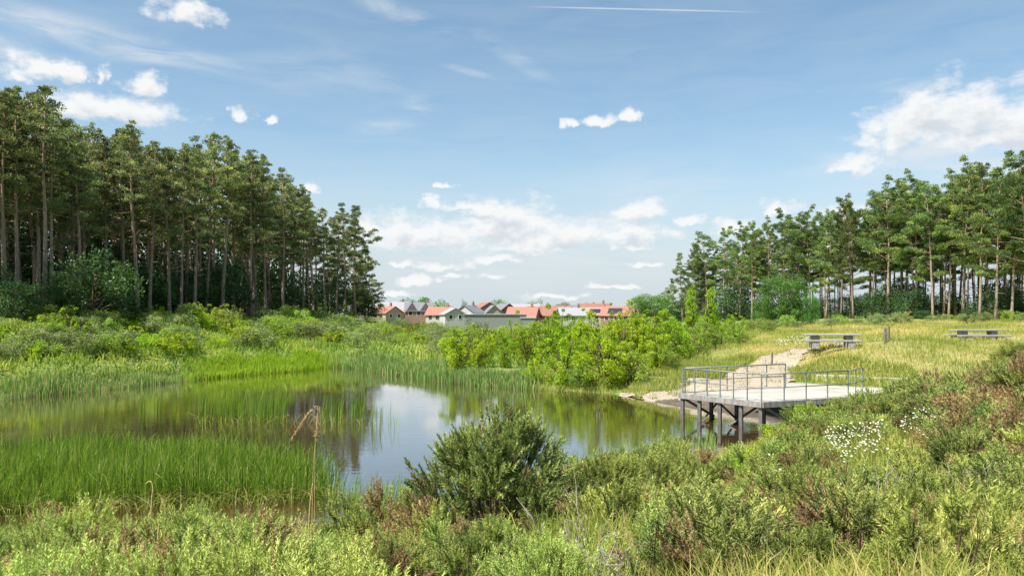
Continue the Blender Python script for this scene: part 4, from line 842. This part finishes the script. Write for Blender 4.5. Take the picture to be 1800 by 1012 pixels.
# low scrub on the banks, far gorse among it: individuals of a few kinds
scr = {'shrub': [broad_meshes(450 + i, 1.4, 1.9, 40, 64, .088, 'shrub', base=.02, clr=.16, split=False, stems=4) for i in range(4)],
       'lime': [broad_meshes(460 + i, 1.5, 1.7, 40, 60, .088, 'lime', base=.02, clr=.15, split=False, stems=4, spires=8) for i in range(3)],
       'gorse_far': [broad_meshes(470 + i, 1.4, 2.0, 44, 80, .08, 'gorse_far', base=.02, clr=.15, split=False, stems=4) for i in range(4)],
       'yellow': [broad_meshes(480 + i, 1.0, 1.5, 28, 60, .08, 'yellow', base=.02, clr=.17, split=False, stems=3) for i in range(2)]}
def scrub(poly, n, mix, smin, smax, where, group):
    P = scatter(poly, n * 2); sd = pond_sd(P[:, 0], P[:, 1]); P = P[sd > 1.5][:n]; Z = Hgt(P[:, 0], P[:, 1]); kinds = [k for k, w_ in mix for _ in range(w_)]
    nm = {'shrub': 'pale green scrub bush', 'lime': 'lime green scrub bush', 'gorse_far': 'dark olive gorse bush', 'yellow': 'small yellow-flowered shrub'}
    for i, ((x, y), z) in enumerate(zip(P, Z)):
        k = random.choice(kinds); s = random.uniform(smin, smax)
        place('scrub_or_gorse_bush', scr[k][i % len(scr[k])], (x, y, z - .05), random.uniform(0, 6), (s * random.uniform(.9, 1.3), s * random.uniform(.9, 1.3), s), f'{nm[k]} {where}', 'bush', group)
scrub([(-60,45),(160,51),(150,67),(-60,59)], 46, [('shrub', 4), ('lime', 3), ('gorse_far', 4), ('yellow', 1)], .9, 1.5, 'on the bank at the far left, below the pines', 'scrub on the left bank')
scrub([(160,51),(350,58),(330,84),(150,67)], 55, [('shrub', 4), ('lime', 3), ('gorse_far', 2), ('yellow', 2)], .9, 1.5, 'on the slope between pond and left pines', 'scrub on the left bank')
scrub([(350,60),(590,72),(610,118),(330,84)], 66, [('shrub', 4), ('lime', 3), ('gorse_far', 4), ('yellow', 2)], 1.0, 1.8, 'near the head of the pond, before the left wood', 'scrub at the head of the pond')
scrub([(600,72),(800,60),(860,64),(800,110),(610,125)], 54, [('shrub', 3), ('lime', 1), ('gorse_far', 5)], 0.8, 1.4, 'on the far bank below the village', 'scrub on the far bank')
scrub([(820,66),(1250,66),(1280,110),(800,110)], 42, [('shrub', 3), ('lime', 4), ('gorse_far', 2)], .9, 1.6, 'behind the pond-side thicket', 'scrub behind the thicket')
scrub([(1280,62),(1340,72),(1800,74),(1850,90),(1290,100)], 32, [('shrub', 3), ('gorse_far', 4)], .6, 1.1, 'along the foot of the right wood', 'scrub along the right wood')
sap = [broad_meshes(500 + i, 2.4, 1.5, 50, 50, .1, 'lime', base=.02, clr=.13, stems=2, spires=6) for i in range(3)]
for i, (px, D, yt, lb) in enumerate([(68,56,560,'lime sapling at the left, nearest the frame edge'),(124,58,548,'tall lime sapling standing above the left bank scrub'),(284,76,555,'slim lime sapling below a pale leaning trunk'),(398,80,540,'bushy lime sapling standing out before dark trunks'),(540,105,548,'green sapling near the right end of the left wood'),(560,100,535,'dark green young tree before the end of the left wood'),(605,112,540,'green young tree before the low-branched end pines')]):
    x, y = W(px, D); z = h1(x, y); s = top_h(px, D, yt - 12, z) / 2.2
    place('sapling', ren(sap[i % 3]), (x, y, z), i, (s * (1.3 if px != 398 else 1.7), s * 1.3, s), lb, 'sapling', 'saplings above the bank scrub')

# ------------------------------------------------------------------ reeds and grass
def stuff(name, P, h, w, bend, tint, mt, label, cat, wind=None, zoff=0., leafy=None, ls=1.0):
    m = MB(); n = len(P); az = rng.uniform(0, 6.283, n) if wind is None else rng.normal(wind, .7, n)
    Z = np.maximum(Hgt(P[:, 0], P[:, 1]), -.05) + zoff
    m.blades(np.column_stack([P, Z]), h, w, bend, az, tint)
    if leafy is not None:
        C = np.repeat(leafy, 14, 0); k = len(C); r = (rng.uniform(.5, 1.3, len(leafy)) * ls).repeat(14); v = unit(rng.normal(size=(k, 3))); v[:, 2] = np.abs(v[:, 2])
        P3 = np.column_stack([C, Hgt(C[:, 0], C[:, 1])]) + v * np.column_stack([r * .45, r * .45, r * .6]) * rng.uniform(.5, 1, (k, 1))
        tl = np.clip(np.repeat(patchy(leafy, .4), 14) * .7 + rng.normal(.1, .16, k), 0, 1)
        m.leaves(P3, unit(v + rng.normal(0, .8, (k, 3))), unit(v + [0, 0, .6] + rng.normal(0, .5, (k, 3))), rng.uniform(.1, .2, k) * ls, rng.uniform(.06, .11, k) * ls, tl * (.7 if ls < 1 else 1))
    tag(m.build(name, M[mt]), label, cat, kind='stuff')
def N_(mu, sd, n, lo=0, hi=1): return np.clip(rng.normal(mu, sd, n), lo, hi)
def patchy(P, sc=1.0): return .5 + .25 * np.sin(P[:, 0] * 1.7 * sc + 1.1 * np.sin(P[:, 1] * 1.3 * sc)) + .25 * np.sin(P[:, 1] * 2.1 * sc + P[:, 0] * .6 * sc)
def ragged(P, sc): return .72 + .5 * patchy(P, sc)
P = scatter([(-150,17.6),(60,18.2),(200,18.8),(400,19.2),(590,19.4),(600,20.5),(570,22.5),(430,24.5),(200,25),(0,24),(-150,23.5)], 26000)
keep = rng.uniform(size=len(P)) < np.clip(1.15 - (900 + F * P[:, 0] / P[:, 1] - 380) / 260, .12, 1) * (.45 + .55 * patchy(P, 1.3)); P = P[keep]; n = len(P)
stuff('reeds', P, rng.uniform(.6, 1.4, n) * ragged(P, 1.1), rng.uniform(.011, .022, n), np.where(rng.uniform(size=n) < .12, rng.uniform(.6, 1.3, n), N_(.22, .18, n, 0, .9)), np.where(rng.uniform(size=n) < .05, 1, N_(.45, .26, n, 0, .95)) , 'reed', 'dense bed of bright green reeds standing in the near water', 'reeds', None)
P = np.concatenate([scatter([(350,33),(505,32),(505,40),(350,40)], 380), scatter([(560,33),(640,33),(650,37),(570,37)], 170), scatter([(385,34),(480,33),(480,36.5),(395,36.5)], 150), scatter([(240,34),(350,33),(350,38),(250,39)], 40)]); n = len(P)
stuff('reeds', P, rng.uniform(.7, 1.5, n), rng.uniform(.016, .028, n), N_(.12, .1, n, 0, .6), N_(.4, .2, n, 0, .9), 'reed', 'sparse green reeds rising from the middle of the pond', 'reeds', .3)
P = np.concatenate([scatter([(960,20),(1130,22),(1260,25),(1255,26.2),(1100,23.6),(950,21.2)], 800), scatter([(640,17.2),(760,17.6),(760,18.6),(600,19),(560,19.5)], 350), scatter([(650,30),(700,30),(700,36),(650,36)], 40)]); n = len(P)
stuff('reeds', P, rng.uniform(.6, 1.15, n), rng.uniform(.014, .026, n), N_(.15, .12, n, 0, .6), N_(.5, .2, n, 0, .9), 'rush', 'thin blue-green reeds at the near water edge', 'reeds', .3)
def shore_band(pxa, pxb, n, lo, hi):
    """points within a band along the far shore, negative distance is in the water"""
    out = np.zeros((0, 2))
    while len(out) < n:
        px = rng.uniform(pxa, pxb, n * 4); D = rng.uniform(38, 76, n * 4); Q = np.column_stack([(px - 900) / F * D, D]); sd = pond_sd(Q[:, 0], Q[:, 1]) + rng.normal(0, .25, len(Q)); fade = np.clip(np.minimum(px - pxa, pxb - px) / 60, .02, 1); out = np.concatenate([out, Q[(sd > lo) & (sd < hi * (.6 + .5 * patchy(Q, .8))) & (rng.uniform(size=len(Q)) < fade * (.3 + patchy(Q, .6)))]])
    return out[:n]
P = shore_band(565, 955, 11000, -.6, 2.2); n = len(P)
stuff('reeds', P, rng.uniform(.35, 1.05, n) * (.6 + .6 * patchy(P, .55)), rng.uniform(.03, .055, n), N_(.15, .12, n, 0, .6), np.where(rng.uniform(size=n) < .12, 1, N_(.45, .2, n, 0, .85)), 'rush', 'belt of blue-green rushes along the far shore', 'reeds')
P = shore_band(315, 610, 9000, -.4, 2.3); n = len(P)
stuff('reeds', P, rng.uniform(.4, .75, n), rng.uniform(.03, .05, n), N_(.18, .12, n, 0, .6), N_(.5, .2, n, 0, .93), 'sedge', 'bright green sedge along the left of the pond head', 'reeds')
P = shore_band(-140, 380, 5500, -.4, 1.5); n = len(P)
stuff('reeds', P, rng.uniform(.3, .85, n) * (.45 + patchy(P, .5)), rng.uniform(.025, .045, n), N_(.2, .15, n, 0, .7), np.where(rng.uniform(size=n) < .2, 1, N_(.5, .2, n, 0, .85)), 'rush', 'mixed green and straw rushes along the left shore', 'reeds')
# undergrowth under the bank scrub
P = np.concatenate([scatter([(-120,39.5),(0,42),(200,48),(420,60),(600,70),(620,130),(400,100),(200,76),(-100,62)], 60000), scatter([(600,68),(800,56),(1150,52),(1290,60),(1300,110),(800,130),(620,130)], 50000)])
sd = pond_sd(P[:, 0], P[:, 1]); P = P[sd > .8]; P = P[::3]; n = len(P)
stuff('undergrowth', P, rng.uniform(.3, .95, n), rng.uniform(.05, .1, n), N_(.4, .2, n, 0, .9), np.clip(patchy(P, .35) * .8 + rng.normal(0, .18, n), 0, 1), 'under', 'tangled green and yellow undergrowth covering the far banks', 'undergrowth', leafy=P[::4])
# dry grass on the rise at the right
Q = scatter([(1270,45),(1300,41.5),(1420,41.8),(1500,39),(1640,36),(1700,30),(1900,28),(2000,60),(1900,92),(1290,92),(1240,62)], 140000)
xx = 900 + F * Q[:, 0] / Q[:, 1]
pth = np.array([W(*p) for p in [(1385,39),(1300,39.2),(1210,40.4),(1150,41.3),(1088,44.5),(1120,45.3),(1200,43.8),(1265,43),(1300,46),(1335,49),(1400,50.8),(1440,49),(1405,45),(1388,42)]]); trl = np.array([W(*p) for p in [(1440,46.5),(1500,48),(1560,50),(1640,49.5),(1800,48),(1800,49.5),(1640,51.5),(1560,52),(1480,50.5)]])
Q = Q[~in_poly(Q[:, 0], Q[:, 1], pth) & ~(in_poly(Q[:, 0], Q[:, 1], trl) & (rng.uniform(size=len(Q)) < .85))]; n = len(Q)
stuff('dry_grass', Q, rng.uniform(.1, .4, n) * (.5 + patchy(Q, .5)), rng.uniform(.015, .03, n), N_(.4, .2, n, 0, .9), np.clip(.6 + .6 * (patchy(Q, .27) - .5) + .3 * (patchy(Q, 1.1) - .5) + rng.normal(0, .17, n) - .3 * np.clip((44 - Q[:, 1]) / 6, 0, 1), 0, 1), 'grass', 'dry yellow grass covering the rise around the picnic tables', 'grass')
# shore grass near the sandy beach
Q = np.concatenate([scatter([(1085,46),(1130,46.5),(1210,45.8),(1290,46.5),(1250,52),(1120,51)], 5000), scatter([(1095,44.2),(1190,41.8),(1215,42.4),(1200,44.2),(1110,45.6)], 2200), scatter([(1340,27),(1420,28.5),(1500,30.5),(1560,33),(1640,33),(1700,30),(1600,26),(1400,25)], 9000), scatter([(1385,43.5),(1398,40),(1480,37.6),(1640,36),(1600,40),(1440,44)], 6000), scatter([(1195,43.8),(1270,43.2),(1300,46),(1330,49),(1300,51),(1200,48)], 7000), scatter([(930,47.3),(1080,45),(1100,45.5),(1250,50),(1250,58),(930,54)], 14000)]); n = len(Q)
stuff('bank_grass', Q, rng.uniform(.15, .5, n), rng.uniform(.015, .04, n), N_(.35, .2, n, 0, .9), np.clip(.45 + rng.normal(0, .22, n), 0, 1), 'grass', 'tufted grass along the bank beside the platform', 'grass')
# foreground grass
Q = np.concatenate([scatter([(1000,3),(1900,3),(1950,7.5),(950,7.5)], 17000), scatter([(500,3.2),(1900,3.2),(1950,12),(1900,26),(1500,27),(1330,26),(1200,20),(1000,15),(800,12),(700,8)], 44000), scatter([(-150,4),(700,4),(800,12),(800,15.5),(-150,13.5)], 5000)])
sd = pond_sd(Q[:, 0], Q[:, 1]); Q = Q[sd > .2]; n = len(Q); xq = 900 + F * Q[:, 0] / Q[:, 1]
stuff('meadow_grass', Q, rng.uniform(.15, .55, n) * (.55 + .75 * patchy(Q, .9)), rng.uniform(.004, .0085, n) * (1 + Q[:, 1] / 16), N_(.45, .22, n, 0, 1), np.clip(.42 + .3 * (patchy(Q, .6) - .5) + .1 * (xq > 1200) + rng.normal(0, .2, n), 0, 1), 'grass', 'tall green and straw-coloured grass covering the near bank', 'grass', leafy=Q[::22], ls=.33)
def gravel():
    P = np.concatenate([scatter([(1385,39.6),(1300,39.6),(1215,40.8),(1200,43.4),(1265,43),(1300,46),(1335,49),(1400,50.6),(1438,49),(1405,45)], 130), scatter([(1090,44.4),(1150,41.5),(1215,40.8),(1200,43.6),(1120,45.2)], 220), scatter([(1440,47),(1560,50.3),(1800,48.3),(1800,49.3),(1560,51.7)], 120)])
    Z = on_grid(P[:, 0], P[:, 1]); m = MB(); g = np.array([(0, 0, 1), (.94, 0, .2), (.3, .9, .2), (-.76, .55, .2), (-.76, -.55, .2), (.3, -.9, .2), (.6, .4, -.5), (-.3, .7, -.5), (-.7, 0, -.5), (-.3, -.7, -.5), (.6, -.4, -.5)])
    Fc = np.array([(0, 1, 2), (0, 2, 3), (0, 3, 4), (0, 4, 5), (0, 5, 1), (1, 6, 2), (2, 7, 3), (3, 8, 4), (4, 9, 5), (5, 10, 1), (2, 6, 7), (3, 7, 8), (4, 8, 9), (5, 9, 10), (1, 10, 6)])
    for (x, y), z in zip(P, Z):
        r = abs(random.gauss(0, .035)) + .02; m.add(g * rng.uniform(.7, 1.3, (11, 3)) * [r, r, r * .6] + [x, y, z + .085], Fc)
    tag(m.build('gravel', M['pebble']), 'loose pale stones scattered over the sandy path and shore', 'gravel', kind='stuff')
gravel()
Q = np.concatenate([scatter([(1385,39.6),(1300,39.6),(1215,40.8),(1200,43.4),(1265,43),(1300,46),(1335,49),(1400,50.6),(1438,49),(1405,45)], 1500), scatter([(1085,44.6),(1150,41.4),(1215,40.9),(1200,43.8),(1115,45.4)], 2600)])
Q = Q[patchy(Q, 2.2) > .62]; n = len(Q)
stuff('grass_tufts', Q, rng.uniform(.08, .32, n), rng.uniform(.02, .04, n), N_(.5, .25, n, 0, 1), N_(.5, .25, n, 0, 1), 'grass', 'small grass tufts growing through the sandy path and shore', 'grass', None, .06)
P = np.concatenate([scatter([(-100,17.3),(250,18.2),(560,19.2),(600,20),(560,20.4),(200,19.4),(-100,18.6)], 700), scatter([(340,32),(640,32),(640,34),(340,34)], 160)]); n = len(P)
stuff('fallen_reeds', P, rng.uniform(.4, .9, n), rng.uniform(.012, .022, n), rng.uniform(1.0, 1.7, n), np.where(rng.uniform(size=n) < .6, 1, .6), 'reed', 'bent and broken straw-coloured reeds lying at the edge of the reed bed', 'reeds')
def daisies():
    P = np.concatenate([scatter([(1440,14),(1540,13),(1560,16),(1450,17)], 260), scatter([(1580,14.5),(1670,14),(1680,18),(1600,18)], 110), scatter([(1300,8),(1750,8),(1750,14),(1300,14)], 30), scatter([(1360,50),(1430,49),(1440,53),(1370,55)], 160)]); m = MB(); Z = Hgt(P[:, 0], P[:, 1])
    for (x, y), z in zip(P, Z):
        h = random.uniform(.45, .75); big = 1.0 if y < 40 else 1.8; c = np.array([x, y, z + h]); nn = unit(np.array([random.gauss(0, .4), -.5 + random.gauss(0, .3), 1.])); u = unit(np.cross(nn, [1, 0, 0])); v = np.cross(nn, u)
        a = np.arange(9) * 2 * math.pi / 9; dr = np.cos(a)[:, None] * u + np.sin(a)[:, None] * v
        m.leaves(c + dr * .010 * big, dr, np.tile(nn, (9, 1)), 0.02 * big, .011 * big, .4)
        m.leaves(np.array([c + nn * .004]), np.array([u]), np.array([nn]), .012 * big, .012 * big, 1.0)
        m.tube([(x, y, z), (x + .01, y, z + h * .5), tuple(c)], .003, 3, tint=.3, mat=1, cap=False)
    tag(m.build('daisies', [M['daisy'], M['grass']]), 'white daisies scattered through the grass', 'wildflowers', kind='stuff')
daisies()

# ------------------------------------------------------------------ foreground gorse
gg = [gorse_meshes(600 + i, .62, .85, 24, 26, 30, .05, (.1, .2), mt='gorse', upright=.4, dead=.07, nw=.011, fan=.31) for i in range(4)]
gy = [gorse_meshes(620 + i, .62, .75, 24, 24, 34, .045, (.12, .27), 'gorse_grey', .8, .035, .0095, .36) for i in range(4)]
gk = [gorse_meshes(650 + i, .62, .8, 26, 26, 30, .05, (.09, .18), 'gorse_dark', .3, .24, .011, .32) for i in range(3)]
gb = [gorse_meshes(640 + i, .62, .8, 24, 26, 30, .05, (.1, .2), mt='gorse', upright=.4, dead=.34, nw=.011, fan=.32) for i in range(3)]
gu = [gorse_meshes(655 + i, .26, .95, 10, 12, 44, .034, (.22, .42), 'gorse', 2.2, .08, .008, .55) for i in range(3)]
big = [gorse_meshes(667, 1.05, 1.4, 70, 40, 30, .055, (.09, .18), 'gorse_dark', .2, .12, .012, .23), gorse_meshes(661, 1.0, 1.3, 52, 40, 32, .055, (.11, .22), 'gorse', .45, .07, .012, .26)]
def gorse_at(ms, px, D, sc, label, cat='gorse bush', group='gorse on the near bank', wide=1.):
    x, y = W(px, D); z = h1(x, y); place('gorse_bush', ms, (x, y, z - .04), random.uniform(0, 6), (sc * wide, sc * wide, sc), label, cat, group)
gorse_at(big[0], 868, 9.3, 1.3, 'largest dark green gorse bush, standing before the bright water', wide=.85)
gorse_at(big[1], 1050, 10.2, .78, 'wide grey-green gorse bush just right of the largest one', wide=1.15)
gorse_at(gb[0], 690, 9.6, 1.15, 'browning gorse bush just left of the largest one')
gorse_at(gb[1], 770, 8.4, .95, 'gorse bush with brown dead sprays in front of the largest one')
gorse_at(gg[0], 620, 9.9, 1.0, 'gorse bush with pale tips beside the end of the reed bed')
gorse_at(gy[0], 135, 8.6, 1.15, 'pale feathery gorse bush standing above the reeds at left')
gorse_at(gy[1], 335, 9.4, .9, 'pale feathery gorse bush in front of the middle of the reed bed')
gorse_at(gb[2], 415, 8.6, .8, 'small gorse bush with a brown dead patch, below the reed bed')
gorse_at(gk[1], 1468, 6.6, .8, 'upright dark gorse bush with bare brown stems in the near grass', wide=.6)
gorse_at(gg[2], 1415, 5.4, .65, 'low blue-green gorse bush at the bottom right, in front of the upright one')
gorse_at(gk[0], 1730, 15.5, 1.3, 'large gorse bush with brown tips on the right bank, highest one', wide=1.3)
gorse_at(gk[1], 1650, 17.5, 1.15, 'brown-tipped gorse bush left of the highest one on the right bank', wide=1.3)
gorse_at(gk[2], 1700, 11, 1.0, 'brown and green gorse bush behind the daisies')
gorse_at(gk[0], 1790, 11.5, 1.15, 'dark gorse bush at the right edge of the near bank', wide=1.2)
gorse_at(gg[0], 1570, 13.2, .55, 'small gorse bush among the daisies')
gorse_at(gg[1], 1510, 18.5, 1.0, 'gorse bush below the end of the platform', wide=1.3)
gorse_at(gy[2], 1515, 31.5, 1.4, 'wispy green shrub growing against the platform railing', wide=.9)
def gorse_zone(poly, n, kinds, lo, hi, label, group, wide=(1, 1.3)):
    P = scatter(poly, n); sd = pond_sd(P[:, 0], P[:, 1]); Z = Hgt(P[:, 0], P[:, 1])
    for i, ((x, y), z) in enumerate(zip(P, Z)):
        if sd[i] < .5: continue
        q = 900 + F * x / y
        if 1425 < q < 1690 and 10.5 < y < 18.5: continue      # the daisy patch stays open
        ms = random.choice(kinds); s = random.uniform(lo, hi); w_ = s * random.uniform(*wide)
        place('gorse_bush', ms, (x, y, z - .04), random.uniform(0, 6), (w_, w_, s), label, 'gorse bush', group)
gorse_zone([(-100,4.2),(620,4.2),(640,7),(640,9),(-100,9)], 46, gy + gy + gg[:1] + gb[:1], .6, .95, 'pale grey-green young gorse at the bottom left of the near bank', 'young gorse at the bottom left')
gorse_zone([(-100,9),(640,9),(640,12),(-100,11.5)], 24, gy + gg + gb[:1], .35, .58, 'gorse on the lower left bank just before the reeds', 'gorse before the reeds')
gorse_zone([(600,4.5),(1000,4.5),(1010,8.5),(640,9)], 26, gy + gb + gb + gg, .5, .78, 'mixed green and brown gorse in front of the largest gorse bush', 'gorse in the middle foreground')
gorse_zone([(900,10),(1180,10),(1250,18),(1020,16)], 36, gg + gg + gb, .85, 1.35, 'gorse on the slope right of the largest gorse bush', 'gorse right of the middle')
gorse_zone([(1330,14),(1560,13),(1560,24),(1400,24)], 32, gg + gk, .8, 1.2, 'gorse on the slope in front of the platform', 'gorse before the platform')
gorse_zone([(1560,12),(1850,12),(1880,24),(1580,24)], 42, gk + gk + gb[:1] + gg[:1], .9, 1.5, 'brown-tipped gorse massed on the right bank', 'gorse on the right bank')
gorse_zone([(1000,4.5),(1850,4.5),(1850,11.5),(1000,12)], 50, gu + gg + gg + gk, .5, 1.0, 'scattered gorse in the near grass at right', 'gorse in the right foreground')
gorse_zone([(1690,33),(1850,33),(1850,42),(1740,42)], 9, gg, .7, 1.1, 'gorse on the grassy rise above the platform', 'gorse on the rise', (1.2, 1.6))
def dead_twigs(px, D, h, label):
    x, y = W(px, D); z = h1(x, y); m = MB(); R = np.random.default_rng(int(px))
    for i in range(9):
        d = unit(np.array([R.normal(0, .35), R.normal(0, .35), 1.])); L_ = h * R.uniform(.6, 1.1); s4 = np.linspace(0, 1, 6)[:, None]; p = d * L_ * s4 + R.normal(0, .03, (6, 3)) * s4
        m.tube(p, np.linspace(.007, .002, 6), 4, cap=False)
        for j in range(7):
            k = R.integers(1, 5); e = p[k] + unit(d + R.normal(0, .6, 3)) * L_ * R.uniform(.12, .35); m.tube([p[k], (p[k] + e) / 2 + R.normal(0, .012, 3), e], [.004, .003, .0015], 3, cap=False)
    o = m.build('dead_twigs', M['greytwig']); o.location = (x, y, z); tag(o, label, 'dead shrub', 'bare grey shrubs on the near bank')
for a in ((1020, 6.2, .75, 'bare grey twiggy shrub below the wide gorse right of centre'), (1085, 5.2, .6, 'small bare grey shrub at the bottom edge, right of centre'), (1545, 7.5, .7, 'bare grey twigs rising beside the upright dark gorse'), (1720, 7.5, .8, 'bare grey twigs in the straw grass at lower right')): dead_twigs(*a)
# yellow-green shrubs by the platform corner
ysh = [broad_meshes(520 + i, .9, 1.1, 40, 60, .05, 'yellow', base=.02, clr=.16, stems=4) for i in range(2)]
for i, (px, D, s, lb) in enumerate([(1425,23,1.0,'yellow-green shrub below the front corner of the platform'),(1362,21,.8,'yellow-green shrub at the near shore left of the platform corner'),(1425,29.2,1.2,'tall yellow-green shrub against the platform fascia'),(1310,17.5,.8,'small yellow-green shrub on the near shore by the rushes')]):
    x, y = W(px, D); z = h1(x, y); place('shrub', ren(ysh[i % 2]), (x, y, z), i, s, lb, 'shrub', 'yellow-green shrubs by the platform')
# tall dry stalks
def stalk(name, pts, rad, head, label):
    x, y = W(pts[0][0], pts[0][2]); z0 = h1(x, y); root = empty(name, (x, y, max(z0, -.1)))
    tag(root, label, 'dry stalk', 'tall dry stalks above the near bank')
    Q = [np.array([*W(px, D), Zof(py, D)]) - np.array([x, y, max(z0, -.1)]) for px, py, D in pts]; Q = np.array(Q)
    Q = np.concatenate([[[0, 0, -.1]], Q[1:]]); tt = np.linspace(0, len(Q) - 1, 24); PP = np.column_stack([np.interp(tt, range(len(Q)), Q[:, i]) for i in range(3)])
    k = np.ones(5) / 5; Ps = PP.copy()
    for i in range(3): Ps[2:-2, i] = np.convolve(PP[:, i], k, 'valid')
    m = MB(); m.tube(Ps, np.linspace(rad, rad * .6, 24), 6); m.build('stem', M['straw'], root, smooth=True)
    if head:
        a, b = head; hp = Ps[a:b]; mm = MB(); mm.tube(hp, rad * 1.6 * np.sin(np.linspace(.5, 2.6, len(hp))), 7)
        idx = rng.integers(0, len(hp), 160); mm.needles(hp[idx] + rng.normal(0, rad, (160, 3)), unit(rng.normal(0, .7, (160, 3)) + [0, 0, -.5]), rng.uniform(.03, .07, 160), .006, .5)
        mm.build('seed_head', M['straw'], root)
stalk('dry_stalk', [(553,930,9),(553,800,9),(557,735,9),(560,705,9),(535,735,9),(508,778,9)], .004, (15, 23), 'tall straw stalk with its brown seed head bent down to the left, over the pond')
stalk('dry_stalk', [(547,900,9),(550,830,9),(556,760,9),(562,714,9)], .0045, (14, 23), 'upright yellow seed spike right beside the bent stalk')
stalk('dry_stalk', [(265,930,8),(266,880,8),(270,855,8),(264,843,8),(256,850,8)], .009, None, 'hooked brown stalk before the reeds at left')
stalk('dry_stalk', [(538,920,8),(545,885,8),(550,850,8)], .01, None, 'short yellow stalk at the right end of the reed bed')
stalk('dry_stalk', [(272,990,6),(277,950,6),(280,920,6)], .008, None, 'short dark stalk in the pale gorse below the hooked one')
